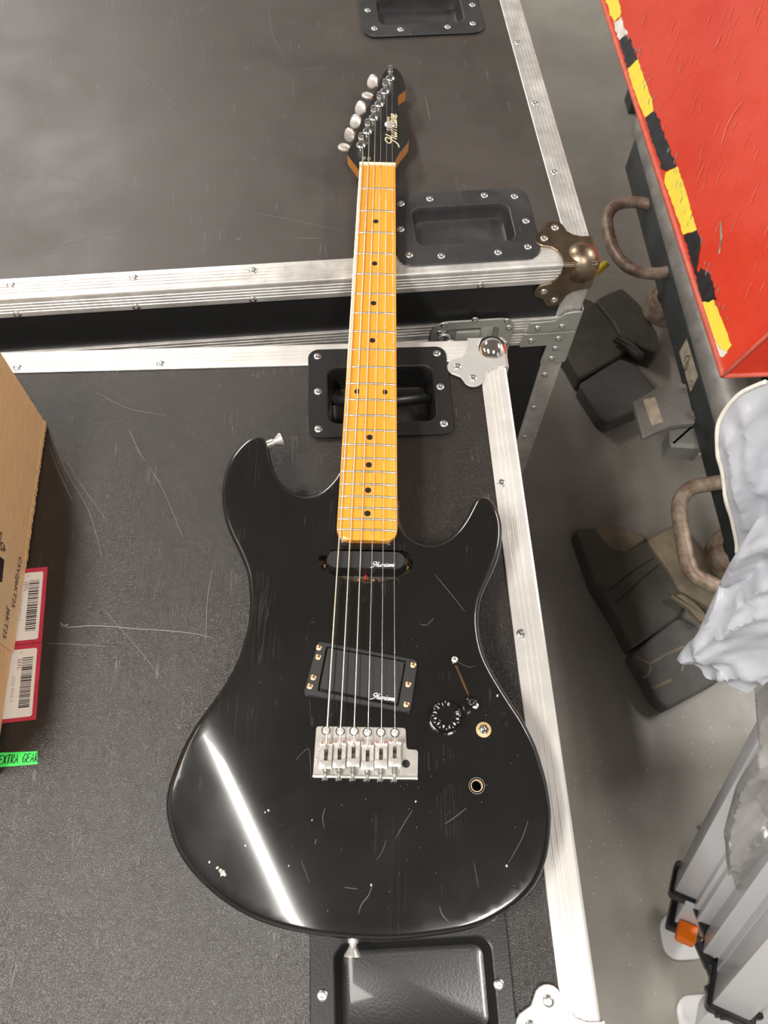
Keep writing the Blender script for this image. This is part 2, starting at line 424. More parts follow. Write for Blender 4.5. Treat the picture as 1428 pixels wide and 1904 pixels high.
# ------------------------------------------------------------------ rivets and shared small meshes
def rivet_mb(r=0.0046, h=0.0017):
    return MB().lathe([(r, 0), (r, h * 0.35), (r * 0.86, h * 0.75), (r * 0.55, h), (r * 0.34, h), (r * 0.3, h * 0.35), (0.0001, h * 0.3)], 18)
RIV = rivet_mb().build('rivet', M['rivet'], None, autos=50)
RIV_ME = RIV.data; bpy.data.objects.remove(RIV)
def add_rivet(parent, loc, rot=(0, 0, 0), s=1.0):
    o = bpy.data.objects.new('rivet', RIV_ME); COL.objects.link(o); o.parent = parent; o.location = loc
    o.rotation_euler = (rot[0], rot[1], rot[2]); o.scale = (s, s, s); return o
FRONTROT = (PI / 2, 0, 0)     # +z -> -y
BACKROT = (-PI / 2, 0, 0)
RIGHTROT = (0, PI / 2, 0)     # +z -> +x
LEFTROT = (0, -PI / 2, 0)

# ------------------------------------------------------------------ flight cases
W = 0.030
def l_profile(nr):
    """outer surface of an angle extrusion: (a, b), a along one flange, b along the other; 0,0 = outer corner"""
    gr = {3: [0.0115, 0.0165, 0.0215], 4: [0.008, 0.0125, 0.017, 0.0215]}[nr]
    out = []
    def fl():
        q = [(W, -0.0022), (W, -0.0004), (W - 0.0006, 0)]
        for g in reversed(gr): q += [(g + 0.0011, 0), (g + 0.0006, -0.0009), (g - 0.0006, -0.0009), (g - 0.0011, 0)]
        q += [(0.0030, 0), (0.0012, -0.0006)]
        return q
    A = fl(); out = [(a, b) for a, b in A]
    out += [(-b, -a) for a, b in reversed(A)]
    out += [(0.0022, -0.0024)]
    return out
def extr(mb, prof, p0, p1, ea, eb):
    """sweep profile (a,b) -> a*ea + b*eb along p0-p1"""
    p0 = V(p0); p1 = V(p1); ea = V(ea); eb = V(eb); n = len(prof)
    vs = [p + ea * a + eb * b for p in (p0, p1) for a, b in prof]
    fs = [(i, (i + 1) % n, n + (i + 1) % n, n + i) for i in range(n)]
    # end caps as strips between the two flanges
    mb.add(vs, fs)
def flight_case(name, label, x0, x1, y0, y1, h, rotz, mt, ms, malu, mcor, mball, nr, ball, topholes, seam):
    cx, cy = (x0 + x1) / 2, (y0 + y1) / 2
    R = Matrix.Rotation(rotz, 3, 'Z')
    T = thing(name, label, 'flight case', R @ V((cx, cy, 0)), (0, 0, rotz), 'flight cases')
    sx, sy = (x1 - x0) / 2, (y1 - y0) / 2
    lo = lambda x, y: (x - cx, y - cy)
    zb = 0.105
    e = 0.0018
    o = MB().plate([(-sx + e, -sy + e), (sx - e, -sy + e), (sx - e, sy - e), (-sx + e, sy - e)], [[(a - cx, b - cy) for a, b in hh] for hh in topholes], h - 0.009, h - e).build('top_panel', mt, T)
    mb = MB(); t = 0.009
    for z0, z1 in ((zb, seam - 0.0005), (seam + 0.0005, h - 0.0095)):
        mb.box((-sx + e, -sy + e, z0), (sx - e, -sy + e + t, z1)); mb.box((-sx + e, sy - e - t, z0), (sx - e, sy - e, z1))
        mb.box((-sx + e, -sy + e + t, z0), (-sx + e + t, sy - e - t, z1)); mb.box((sx - e - t, -sy + e + t, z0), (sx - e, sy - e - t, z1))
    mb.box((-sx + e, -sy + e, zb), (sx - e, sy - e, zb + 0.009))
    mb.build('side_panels', ms, T)
    pr = l_profile(nr); ex = []
    for s in (-1, 1):
        for zt, zs in ((h, 1), (zb, -1)):
            m1 = MB(); extr(m1, pr, (-sx, s * sy, zt), (sx, s * sy, zt), (0, -s, 0), (0, 0, zs)); ex.append(((s, zs, 'x'), m1.build('edge_extrusion', malu, T)))
            m1 = MB(); extr(m1, pr, (s * sx, -sy + W, zt), (s * sx, sy - W, zt), (-s, 0, 0), (0, 0, zs)); ex.append(((s, zs, 'y'), m1.build('edge_extrusion', malu, T)))
    for s in (-1, 1):
        for q in (-1, 1):
            m1 = MB(); extr(m1, pr, (s * sx, q * sy, zb + W), (s * sx, q * sy, h - W), (-s, 0, 0), (0, q, 0)); ex.append(((s, q, 'z'), m1.build('edge_extrusion', malu, T)))
    # seam (hybrid) bands all the way round
    m1 = MB()
    for z0, z1 in ((seam + 0.001, seam + 0.024), (seam - 0.026, seam - 0.001)):
        for s in (-1, 1):
            m1.box((-sx, s * (sy - 0.0005) - 0.0012, z0), (sx, s * (sy - 0.0005) + 0.0012, z1)); m1.box((s * (sx - 0.0005) - 0.0012, -sy, z0), (s * (sx - 0.0005) + 0.0012, sy, z1))
        for k in range(4):
            zz = z0 + 0.004 + k * 0.0052
            for s in (-1, 1):
                m1.box((-sx + W, s * (sy + 0.0006) - 0.0006, zz), (sx - W, s * (sy + 0.0006) + 0.0006, zz + 0.0022))
    m1.build('seam_extrusion', malu, T)
    # corner braces
    base = [(0, 0), (0.0405, 0), (0.041, 0.012), (0.044, 0.020), (0.050, 0.0265)]
    for a in range(-70, 61, 20): base.append((0.056 + 0.0115 * math.cos(math.radians(a)), 0.040 + 0.0115 * math.sin(math.radians(a))))
    base += [(0.0545, 0.0535)]
    half = base[1:]
    poly = [(0, 0)] + half + [(b, a) for a, b in reversed(half)]
    bx, br = ball
    for s in (-1, 1):
        for q in (-1, 1):
            for zt, zs in ((h, 1), (zb, -1)):
                mb = MB()
                O = V((s * sx, q * sy, zt)); E = [V((-s, 0, 0)), V((0, -q, 0)), V((0, 0, -zs))]
                for i, j, k in ((0, 1, 2), (0, 2, 1), (1, 2, 0)):
                    X = Matrix.Identity(4)
                    for r_ in range(3): X[r_][0] = E[i][r_]; X[r_][1] = E[j][r_]; X[r_][2] = -E[k][r_]; X[r_][3] = O[r_]
                    mb.plate(poly, [], 0.0006, 0.0026, X, 0.0007)
                c = mb.build('corner_brace', mcor, T)
                bl = MB(); n = 14; prof = [(br * math.sin(PI * i / n) + 1e-5, -br * math.cos(PI * i / n)) for i in range(n + 1)]
                bl.lathe(prof, 24, Matrix.Translation(O + (E[0] + E[1]) * bx[0] + E[2] * bx[1]))
                bo = bl.build('corner_ball', mball, c, smooth=True)
                if zs == 1:
                    for u, v_ in ((0.056, 0.040), (0.040, 0.056)):
                        add_rivet(c, O + E[0] * u + E[1] * v_ + V((0, 0, 0.0026)), (0, 0, 0))
                        if q == -1: add_rivet(c, O + E[0] * u + E[2] * v_ + V((0, -0.0026, 0)), FRONTROT)
                        if s == 1: add_rivet(c, O + E[1] * u + E[2] * v_ + V((0.0026, 0, 0)), RIGHTROT)
    for s in (-1, 1):
        for q in (-1, 1):
            X = Matrix.Translation((s * (sx - 0.08), q * (sy - 0.08), 0))
            w_ = MB().add(*_wheel(), X).build('caster', M['brk_blk'], T, autos=40)
    return T, dict((k, v) for k, v in ex), (cx, cy, sx, sy)
def _wheel():
    m = MB()
    m.lathe([(0.02, -0.016), (0.036, -0.016), (0.040, -0.010), (0.040, 0.010), (0.036, 0.016), (0.02, 0.016)], 24, Matrix.Translation((0, 0, 0.0402)) @ Matrix.Rotation(PI / 2, 4, 'X'))
    m.box((-0.03, -0.026, 0.038), (0.03, -0.021, 0.096)); m.box((-0.03, 0.021, 0.038), (0.03, 0.026, 0.096)); m.box((-0.045, -0.045, 0.094), (0.045, 0.045, 0.104))
    return m.v, m.f
def recessed_handle(T, off, x0, x1, y0, y1, dx0, dx1, dy0, dy1, z, rivs, m, depth, rc, label=None):
    """plate with pressed dish, local coords relative to case centre"""
    ox, oy = off
    mb = MB()
    hole = rrect(dx0 - ox, dy0 - oy, dx1 - ox, dy1 - oy, 0.012)
    mb.plate(rrect(x0 - ox, y0 - oy, x1 - ox, y1 - oy, rc), [hole], z, z + 0.0018, None, 0.0006)
    # dish rings going down with a rounded lip
    rings = []
    for d, zz in ((0, 0.0018), (0.0012, 0.0012), (0.0022, -0.001), (0.003, -0.004), (0.0042, -depth + 0.007), (0.0065, -depth + 0.002), (0.0105, -depth)):
        rings.append((rrect(dx0 - ox + d, dy0 - oy + d, dx1 - ox - d, dy1 - oy - d, max(0.003, 0.012 - d * 0.4)), z + zz))
    n = len(rings[0][0]); vs = []; fs = []
    for rg, zz in rings: vs += [(p[0], p[1], zz) for p in rg]
    for j in range(len(rings) - 1):
        for i in range(n): fs.append((j * n + i, j * n + (i + 1) % n, (j + 1) * n + (i + 1) % n, (j + 1) * n + i))
    fs.append(tuple((len(rings) - 1) * n + i for i in range(n)))
    mb.add(vs, fs)
    H = mb.build('handle_plate', m, T, autos=35)
    if label: H['label'] = label
    for x, y in rivs: add_rivet(H, (x - ox, y - oy, z + 0.0016))
    return H

# ---- front case (pebbled black, bright aluminium)
HF = 0.770
D1 = (-0.0225, 0.0975, 0.478, 0.5545)
D2 = (-0.0262, 0.1015, -0.085, -0.0130)
FH = [rrect(D1[0] - 0.001, D1[2] - 0.001, D1[1] + 0.001, D1[3] + 0.001, 0.012), rrect(D2[0] - 0.001, D2[2] - 0.001, D2[1] + 0.001, D2[3] + 0.001, 0.012)]
fc, fex, (fcx, fcy, fsx, fsy) = flight_case('flight_case', 'front black flight case with clean aluminium edges, under the guitar body',
    -0.86, 0.1805, -0.117, 0.590, HF, 0, M['lam_front'], M['lam_side'], M['alu'], M['nickel'], M['chrome'], 3, ((0.0140, 0.008), 0.0195), FH, 0.62)
rv = [(-0.032, 0.5697), (0.1028, 0.5697), (-0.032, 0.5215), (0.1030, 0.5235), (-0.032, 0.4727), (0.1031, 0.4749)]
recessed_handle(fc, (fcx, fcy), -0.0425, 0.1135, 0.4625, 0.5800, *D1, HF + 0.0003, rv, M['black_steel'], 0.034, 0.012)
rv = [(-0.0347, -0.0487), (0.1033, -0.048), (-0.0335, 0.0005), (0.1033, 0.0005), (-0.0347, -0.098), (0.1033, -0.098)]
recessed_handle(fc, (fcx, fcy), -0.0443, 0.1140, -0.1085, 0.0105, *D2, HF + 0.0003, rv, M['black_steel'], 0.016, 0.012)
# sprung grip inside the far handle dish
MB().tube([(-0.017 - fcx, 0.520 - fcy, HF - 0.012), (0.03 - fcx, 0.512 - fcy, HF - 0.011), (0.092 - fcx, 0.520 - fcy, HF - 0.012)], 0.006, 12).build('handle_grip', M['blk'], fc, smooth=True)
for x in (-0.3643, -0.2072, -0.75, -0.55): add_rivet(fex[(1, 1, 'x')], (x - fcx, 0.5667 - fcy, HF - 0.0002))
for y in (0.401, 0.2374): add_rivet(fex[(1, 1, 'y')], (0.1573 - fcx, y - fcy, HF - 0.0002))

# ---- back case (worn)
HB = 0.810
BR = 0.052182
Rb = Matrix.Rotation(-BR, 3, 'Z')
E1 = (0.121, 0.2405, 0.6875, 0.7510)
E2 = (0.1185, 0.2410, 1.1040, 1.1700)
BH = [rrect(E1[0] - 0.001, E1[2] - 0.001, E1[1] + 0.001, E1[3] + 0.001, 0.012), rrect(E2[0] - 0.001, E2[2] - 0.001, E2[1] + 0.001, E2[3] + 0.001, 0.012)]
SEAM = CAM_H - 0.8045
bc, bex, (bcx, bcy, bsx, bsy) = flight_case('flight_case', 'taller worn flight case behind, its scuffed top under the guitar headstock',
    -0.85, 0.328, 0.648, 1.235, HB, BR, M['lam_back'], M['lam_side'], M['alu_worn'], M['bronze'], M['bronze'], 4, ((0.015, 0.014), 0.0235), BH, SEAM)
rv = [(0.1468, 0.7629), (0.2133, 0.7639), (0.2494, 0.7593), (0.2558, 0.7179), (0.2507, 0.6769), (0.2146, 0.6710), (0.1483, 0.6707), (0.1117, 0.6752), (0.1114, 0.7578), (0.1064, 0.7161)]
recessed_handle(bc, (bcx, bcy), 0.0985, 0.2655, 0.6590, 0.7740, *E1, HB + 0.0003, rv, M['black_steel_worn'], 0.017, 0.018)
rv = [(0.1063, 1.1393), (0.1119, 1.0975), (0.1479, 1.0927), (0.2140, 1.0942), (0.2502, 1.0992), (0.2561, 1.1421), (0.1468, 1.185), (0.2133, 1.186), (0.1114, 1.180), (0.2500, 1.181)]
recessed_handle(bc, (bcx, bcy), 0.0960, 0.2660, 1.0800, 1.1980, *E2, HB + 0.0003, rv, M['black_steel_worn'], 0.017, 0.018)
for x in (-0.3349, -0.2005, -0.0673, 0.0660, -0.470, -0.60): add_rivet(bex[(-1, 1, 'x')], (x - bcx, 0.6680 - bcy, HB - 0.0002))
for x, z in ((-0.3351, 0.785), (-0.2030, 0.785), (-0.0709, 0.785), (0.0615, 0.785), (0.1941, 0.785), (-0.468, 0.785)): add_rivet(bex[(-1, 1, 'x')], (x - bcx, 0.648 - bcy, z), FRONTROT)
for y in (1.0566, 0.929, 0.7996): add_rivet(bex[(1, 1, 'y')], (0.3068 - bcx, y - bcy, HB - 0.0002))
for z in (0.60, 0.52, 0.44): add_rivet(bex[(1, -1, 'z')], (0.308 - bcx, 0.648 - bcy, z), FRONTROT)
# L brackets at the seam corner, on the front face
Xf = frame((bsx, -bsy - 0.0013, 0), (1, 0, 0), (0, 0, 1))      # local x to the right, y up, z toward the viewer
s_ = SEAM
for nm, pl, rvs in (('lid_bracket', [(0.0005, s_ + 0.001), (0.0005, s_ + 0.036), (-0.012, s_ + 0.036), (-0.020, s_ + 0.034), (-0.031, s_ + 0.022), (-0.062, s_ + 0.020), (-0.062, s_ + 0.001)],
                     ((-0.0515, s_ + 0.0105), (-0.020, s_ + 0.0105))),
                    ('base_bracket', [(0.0005, s_ - 0.001), (-0.066, s_ - 0.001), (-0.069, s_ - 0.026), (-0.032, s_ - 0.026), (-0.034, s_ - 0.064), (0.0005, s_ - 0.064)],
                     ((-0.055, s_ - 0.0135), (-0.0195, s_ - 0.013), (-0.0195, s_ - 0.033), (-0.020, s_ - 0.054)))):
    b_ = MB().plate(roundpoly(pl, 0.003), [], 0.0015, 0.0032, Xf, 0.0004).build(nm, M['zinc'], bc)
    for x, z in rvs: add_rivet(b_, (bsx + x, -bsy - 0.0045, z), FRONTROT, 0.95)
    MB().plate(roundpoly([(0, pl[0][1]), (0, pl[1][1] if nm[0] == 'l' else s_ - 0.064), (0.06, pl[1][1] if nm[0] == 'l' else s_ - 0.064), (0.06, pl[0][1])], 0.003), [], 0.0015, 0.0032,
               frame((bsx, -bsy, 0), (0, 1, 0), (0, 0, 1)), 0.0004).build(nm, M['zinc'], bc)
# butterfly latch
lx0, lx1, lz0, lz1 = 0.1405, 0.2450, CAM_H - 0.875, CAM_H - 0.7705
Xl = frame((-bcx, -bsy - 0.0020, 0), (1, 0, 0), (0, 0, 1))
hole = rrect(lx0 + 0.016, lz0 + 0.014, lx1 - 0.018, lz1 - 0.014, 0.008)
lt = MB().plate(rrect(lx0, lz0, lx1, lz1, 0.020), [hole], 0.0016, 0.0034, Xl, 0.0005).build('butterfly_latch', M['zinc'], bc)
mb = MB(); rings = [(rrect(lx0 + 0.016 + d, lz0 + 0.014 + d, lx1 - 0.018 - d, lz1 - 0.014 - d, 0.007), z) for d, z in ((0, 0.0034), (0.001, 0.0012), (0.0012, 0.0003))]
n = len(rings[0][0]); vs = [(p[0], p[1], z) for rg, z in rings for p in rg]; fs = []
for j in range(2):
    for i in range(n): fs.append((j * n + i, j * n + (i + 1) % n, (j + 1) * n + (i + 1) % n, (j + 1) * n + i))
fs.append(tuple(2 * n + i for i in range(n)))
mb.add(vs, fs, Xl).build('latch_dish', M['zinc_dark'], lt)
MB().box((0.172, CAM_H - 0.806, 0.001), (0.203, CAM_H - 0.789, 0.006), Xl, 0.0025).box((0.203, CAM_H - 0.83, 0.0008), (0.219, CAM_H - 0.783, 0.0035), Xl, 0.001).build('latch_cam', M['zinc'], lt, autos=40)
MB().tube([Xl @ V((0.1655 + 0.0065 * math.cos(a), CAM_H - 0.812 + 0.009 * math.sin(a), 0.006)) for a in [2 * PI * i / 20 for i in range(20)]], 0.0024, 8, True).tube(
    [Xl @ V((0.158 + 0.0065 * math.cos(a), CAM_H - 0.800 + 0.008 * math.sin(a), 0.005)) for a in [2 * PI * i / 20 for i in range(20)]], 0.0022, 8, True).build('latch_wing', M['zinc'], lt, smooth=True)
for px, py in ((817, 613), (824, 598), (882, 588), (942, 590), (945, 603), (938, 632)):
    r_ = Rb @ ray(px, py); c_ = Rb @ CAMP; t_ = (0.648 - c_.y) / r_.y; q = c_ + r_ * t_
    add_rivet(lt, (q.x - bcx, -bsy - 0.0052, q.z), FRONTROT, 0.95)

# ---- stickers and tape on the front case top
ZT = HF - 0.0018
XT = Matrix.Translation((-fcx, -fcy, 0))
def quad_on(pxs, z): return [(at(a, b, z).x, at(a, b, z).y) for a, b in pxs]
def barcode_label(p00, p10, p11, p01, name, blk):
    """corners: top-left, top-right, bottom-right, bottom-left in the photo"""
    q = [at(a, b, ZT) for a, b in (p00, p10, p11, p01)]
    ex = (q[2] - q[1]).normalized(); L = (q[2] - q[1]).length         # text runs toward the viewer
    ey = V((-ex.y, ex.x, 0)); 
    if ey.x < 0: ey = -ey
    X = XT @ frame(q[1], ex, ey)
    X = XT @ Matrix(((ex.x, ey.x, 0, q[1].x), (ex.y, ey.y, 0, q[1].y), (0, 0, 1, ZT), (0, 0, 0, 1)))
    Wd = 0.060
    lab = MB().plate([(0, -Wd), (L, -Wd), (L, 0), (0, 0)], [], 0.0001, 0.0003, X).build(name, M['red_lab'], fc)
    MB().plate(rrect(0.0045, -Wd + 0.003, L - 0.0035, -0.0038, 0.002), [], 0.0003, 0.00045, X).build('paper_panel', M['paper'], lab)
    mb = MB(); x = 0.013; rnd = random.Random(blk)
    while x < L - 0.012:
        w_ = rnd.choice((0.0005, 0.0005, 0.0009, 0.0013)); mb.box((x, -0.0165, 0.00048), (x + w_, -0.0068, 0.0005), X); x += w_ + rnd.choice((0.0005, 0.0007, 0.0011))
    mb.build('barcode', M['ink'], lab)
    mb = MB(); text(mb, 'SEFL', 0.0050, X @ Matrix.Translation((0.0135, -0.0205, 0.0005)), space=1.1); mb.build('print', M['ink_red'], lab)
    mb = MB(); text(mb, '3534 9960-3', 0.0040, X @ Matrix.Translation((0.0300, -0.0243, 0.0005)), space=1.15); text(mb, '22', 0.0030, X @ Matrix.Translation((0.0060, -0.0190, 0.0005))); mb.build('print', M['ink_grey'], lab)
    return lab
barcode_label((50, 1060), (89, 1054), (78, 1194), (30, 1200), 'shipping_label', 3)
barcode_label((36, 1202), (78, 1195), (67, 1338), (8, 1346), 'shipping_label', 5)
g4 = [at(a, b, ZT) for a, b in ((-60, 1402), (70, 1397), (70, 1421), (-60, 1431))]
gt = MB().plate([(p.x, p.y) for p in g4], [], ZT + 0.0001, ZT + 0.0004, XT).build('green_tape', M['green_tape'], fc)
gt['label'] = 'neon green tape with black marker lettering'
STK = {'E': [[(1, 1), (0.1, 0.95), (0, 0.05), (0.9, 0)], [(0.05, 0.5), (0.8, 0.55)]], 'X': [[(0, 1), (1, 0)], [(0.05, 0), (0.95, 1)]],
       'T': [[(0, 1), (1, 0.95)], [(0.5, 1), (0.45, 0)]], 'R': [[(0.1, 0), (0.15, 1), (0.8, 0.9), (0.8, 0.6), (0.15, 0.5), (0.95, 0)]],
       'A': [[(0, 0), (0.5, 1), (0.95, 0)], [(0.2, 0.35), (0.85, 0.4)]], 'G': [[(1, 0.85), (0.5, 1), (0.05, 0.6), (0.1, 0.1), (0.6, 0), (1, 0.3), (0.6, 0.45)]]}
a_, b_ = at(-2, 1414, ZT), at(70, 1409, ZT); ex = (b_ - a_).normalized(); ey = V((-ex.y, ex.x, 0))
X = XT @ frame((a_.x, a_.y, ZT + 0.0005), ex, ey)
mb = MB(); xx = 0
for ch in 'EXTRA GEAR':
    if ch == ' ': xx += 0.0032; continue
    for st in STK[ch]: ribbon(mb, [(xx + (p[0] + 0.25 * p[1]) * 0.0027, (p[1] - 0.45) * 0.0075) for p in st], 0.0009, X)
    xx += 0.00345
mb.build('marker_lettering', M['ink'], gt)
# chalky drag scratches
mb = MB()
def scr(pts, w_, z=ZT + 0.0002):
    P = [at(a, b, z) for a, b in pts]; P = smooth_open(P, 5)
    P = [(p.x + random.uniform(-1, 1) * w_ * 0.25, p.y + random.uniform(-1, 1) * w_ * 0.25) for p in P]
    ribbon(mb, P, w_, XT, z, taper=True)
scr([(113, 1161), (130, 1166), (180, 1163), (240, 1168), (300, 1172), (360, 1178), (398, 1187)], 0.0010)
scr([(112, 1158), (118, 1164), (128, 1160)], 0.0016)
scr([(92, 830), (110, 880), (135, 930)], 0.0005); scr([(100, 820), (125, 880), (165, 950), (190, 1035)], 0.0004)
scr([(240, 800), (265, 850), (300, 900)], 0.0004); scr([(395, 1060), (385, 1120), (383, 1200)], 0.0004)
scr([(120, 850), (150, 900), (200, 970)], 0.0003); scr([(88, 1196), (140, 1198), (200, 1202)], 0.0004)
scr([(250, 830), (300, 905), (340, 1000)], 0.0003); scr([(190, 1130), (260, 1210), (300, 1260)], 0.0003)
scr([(180, 730), (240, 760), (310, 772)], 0.0003)
so = mb.build('scratches', M['scuff'], fc); so['kind'] = 'stuff'
mb = MB(); XT2 = Matrix.Translation((-bcx, -bcy, 0))
zt = HB - 0.0016
def scrb(pts, w_):
    P = smooth_open([Rb @ at(a, b, zt) for a, b in pts], 5); ribbon(mb, [(p.x, p.y) for p in P], w_, XT2, zt, taper=True)
for q, w_ in (([(98, 470), (108, 462), (120, 456)], 0.0010), ([(20, 472), (90, 462), (180, 440), (260, 425)], 0.0004), ([(180, 440), (188, 425), (192, 410)], 0.0003), ([(548, 442), (570, 443), (600, 443)], 0.0006),
              ([(440, 443), (448, 446)], 0.0012), ([(470, 395), (540, 408), (640, 430)], 0.0005), ([(160, 110), (250, 125), (330, 200)], 0.0004), ([(790, 180), (795, 200), (800, 223)], 0.0007),
              ([(905, 130), (908, 150)], 0.0005), ([(130, 330), (200, 350), (245, 345)], 0.0007), ([(150, 370), (200, 372)], 0.0005), ([(60, 300), (80, 340)], 0.0004), ([(500, 10), (505, 60), (530, 110)], 0.0004),
              ([(250, 120), (280, 160), (350, 190)], 0.0004), ([(560, 130), (610, 125)], 0.0005), ([(0, 320), (60, 330)], 0.0005), ([(320, 0), (330, 40), (335, 90)], 0.0003)): scrb(q, w_)
so = mb.build('scratches', M['scuff'], bc); so['kind'] = 'stuff'

# ------------------------------------------------------------------ cardboard box on the front case
bxr = V((-0.3227, 0.4916, HF)); byn = V((-0.3138, 0.128, HF))
dirn = (byn - bxr).normalized(); side = V((dirn.y, -dirn.x, 0))
if side.x > 0: side = -side
Lb = (byn - bxr).length; Hb = 0.33
CBX = thing('cardboard_box', 'brown cardboard carton at the left edge, standing on the front flight case', 'box', bxr + dirn * Lb / 2 + side * 0.2)
off = CBX.location
Xb = Matrix.Translation(-off) @ frame(bxr + V((0, 0, 0.001)), dirn, V((0, 0, 1)))      # x toward viewer, y up, z = outward?
zo = 1 if (dirn.cross(V((0, 0, 1)))).dot(side) < 0 else -1
t = 0.004; Wb = 0.40; Hb = 0.125
mb = MB(); 
def bw(a, b): mb.box(a, b, Xb)
mb.box((0, 0.003, 0), (Lb, Hb, -zo * t), Xb); mb.box((0, 0.003, -zo * Wb), (Lb, Hb, -zo * (Wb - t)), Xb)
mb.box((0, 0.003, -zo * t), (t, Hb, -zo * (Wb - t)), Xb); mb.box((Lb - t, 0.003, -zo * t), (Lb, Hb, -zo * (Wb - t)), Xb)
mb.box((0, 0.003, -zo * t), (Lb, 0.003 + t, -zo * (Wb - t)), Xb)
mb.build('carton_walls', M['card'], CBX)
MB().box((0.0, Hb, 0), (Lb, Hb + t, -zo * (Wb / 2 - 0.001)), Xb).build('top_flap', M['card'], CBX)
MB().box((0.0, Hb, -zo * Wb), (Lb, Hb + t, -zo * (Wb / 2 + 0.001)), Xb).build('top_flap', M['card'], CBX)
MB().box((0.0, Hb + t, -zo * (Wb / 2 - 0.024)), (Lb, Hb + t + 0.0003, -zo * (Wb / 2 + 0.024)), Xb).build('packing_tape', M['label_tan'], CBX)
mb = MB(); x = 0; rnd = random.Random(4)
while x < 0.17:
    w_ = rnd.uniform(0.0012, 0.003); mb.box((x, -0.0008, zo * 0.0), (x + w_, 0.0042 + rnd.uniform(-.0006, .0006), zo * (0.0006 + rnd.random() * 0.0009)), Xb); x += w_
mb.build('torn_edge', M['card_edge'], CBX)
# label on the side wall
y_a = (at(57, 1045, HF) - bxr).dot(dirn); y_b = (at(30, 1215, HF) - bxr).dot(dirn)
lb = MB().plate([(y_a, 0.0), (y_b, 0.0), (y_b, 0.115), (y_a, 0.115)], [], zo * 0.0003, zo * 0.0006, Xb).build('address_label', M['label_tan'], CBX)
nb = MB()
Xlab = Matrix.Translation(-off) @ frame(bxr + (-side) * 0.0013 + V((0, 0, 0.001)), dirn, V((0, 0, -1)))
if Xlab.to_3x3().col[2].dot(-side) < 0: Xlab = Matrix.Translation(-off) @ frame(bxr + (-side) * 0.0013, dirn, V((0, 0, -1)))
def sidepx(px, py):
    q = onp(px, py, bxr, side); return ((q - bxr).dot(dirn), q.z - bxr.z)
def side_text(s, px, py, size, ex, ey, m=M['ink']):
    q = onp(px, py, bxr - side * 0.0012, side); mb = MB()
    X = Matrix.Translation(-off) @ frame(q, ex, ey); text(mb, s, size, X, shear=0.12); return mb.build('label_print', m, lb)
side_text('C5V2J6KT25', 36, 1032, 0.0098, dirn, V((0, 0, -1)))
side_text('J6KT25', 14, 1128, 0.0098, dirn, V((0, 0, -1)))
side_text('420', 10, 1030, 0.0115, V((0, 0, 1)), dirn * -1)
side_text('N', 3, 1005, 0.0115, V((0, 0, 1)), dirn * -1)
q = [sidepx(*p) for p in ((-8, 1030), (7, 1042), (3, 1083), (-8, 1083))]
MB().plate(q, [], zo * 0.0006, zo * 0.0009, Xb).build('label_print', M['ink'], lb)

# ------------------------------------------------------------------ the electric guitar
GT = thing('electric_guitar', 'glossy black electric guitar with amber maple neck, lying across the two cases', 'guitar')
GT.matrix_world = Matrix.Translation(GN) @ GR.to_4x4()
GL = Matrix.Identity(4)
HTOP = -0.008; THK = 0.0355; RO = 0.0055
OUT = [(628.5, 879), (618.5, 895), (600, 913.5), (582, 924), (564, 925.5), (549, 920.5), (533, 911), (518, 893), (509, 873), (504, 855), (500, 835), (494, 821),
       (487, 814.5), (478, 813.5), (460, 820), (443, 835), (430, 852), (421, 872), (416, 894), (413, 917), (415, 945), (420, 972), (430, 999), (443, 1025), (454.6, 1052), (460.5, 1071), (463.3, 1092.6), (465, 1122), (462, 1164), (455, 1189),
       (445.5, 1221), (428.6, 1256.5), (407.6, 1290), (382.4, 1323.7), (355, 1361.5), (336, 1393), (319.4, 1428.7), (307.9, 1458), (302.7, 1479), (301.3, 1492), (302, 1515.6), (309, 1548.4), (319, 1576),
       (335.4, 1604), (358, 1631.6), (390.8, 1661.8), (426, 1687), (466.5, 1708.5), (516.9, 1726), (567.3, 1736), (617.7, 1743), (668, 1747), (710, 1748.5), (752, 1746.5), (808, 1740), (864, 1730.5), (906, 1716), (948, 1692),
       (976, 1668), (998.5, 1639), (1015.4, 1597), (1022.4, 1552), (1024, 1510), (1020, 1478), (1015, 1451.5), (1006, 1420), (997, 1391), (986, 1367), (971, 1339), (953, 1312), (932.7, 1280.5),
       (914, 1249), (899.6, 1218), (892, 1187), (889, 1152), (893, 1118.5), (903, 1091.6), (915, 1066), (925, 1039.5), (931, 1016), (933, 991), (931, 970.6), (924, 948.7), (912, 932), (901, 925.5), (890, 926), (882, 933), (875.5, 946),
       (866, 964), (854.5, 982), (838, 1000), (821, 1011), (804, 1016), (787, 1014), (774, 1010), (760, 1001), (750, 988), (744, 972), (741.5, 957), (741, 930), (700, 905), (640, 880)]
outl = [gl(a, b, HTOP - 0.0065) for a, b in OUT]
outl = smooth_closed([(p.x, p.y) for p in outl], 0.0024, 3)
CAV = smooth_closed([(gl(a, b, HTOP).x, gl(a, b, HTOP).y) for a, b in ((592, 1045), (594, 1033), (603, 1025.5), (618, 1022), (680, 1022), (740, 1023.5), (755, 1026), (765, 1034), (768.5, 1045), (765, 1058), (754, 1068), (733, 1075), (710, 1081), (690, 1084.5), (670, 1084), (650, 1079), (628, 1072), (610, 1066), (598, 1057))], 0.0015, 1)
jk = gl(886.5, 1461, HTOP); JACK = circ(jk.x, jk.y, 0.0047, 20)
s0, s1 = gl(848, 1237, HTOP), gl(875, 1300, HTOP); sd = (s1 - s0).normalized(); sn = V((-sd.y, sd.x, 0)) * 0.0009
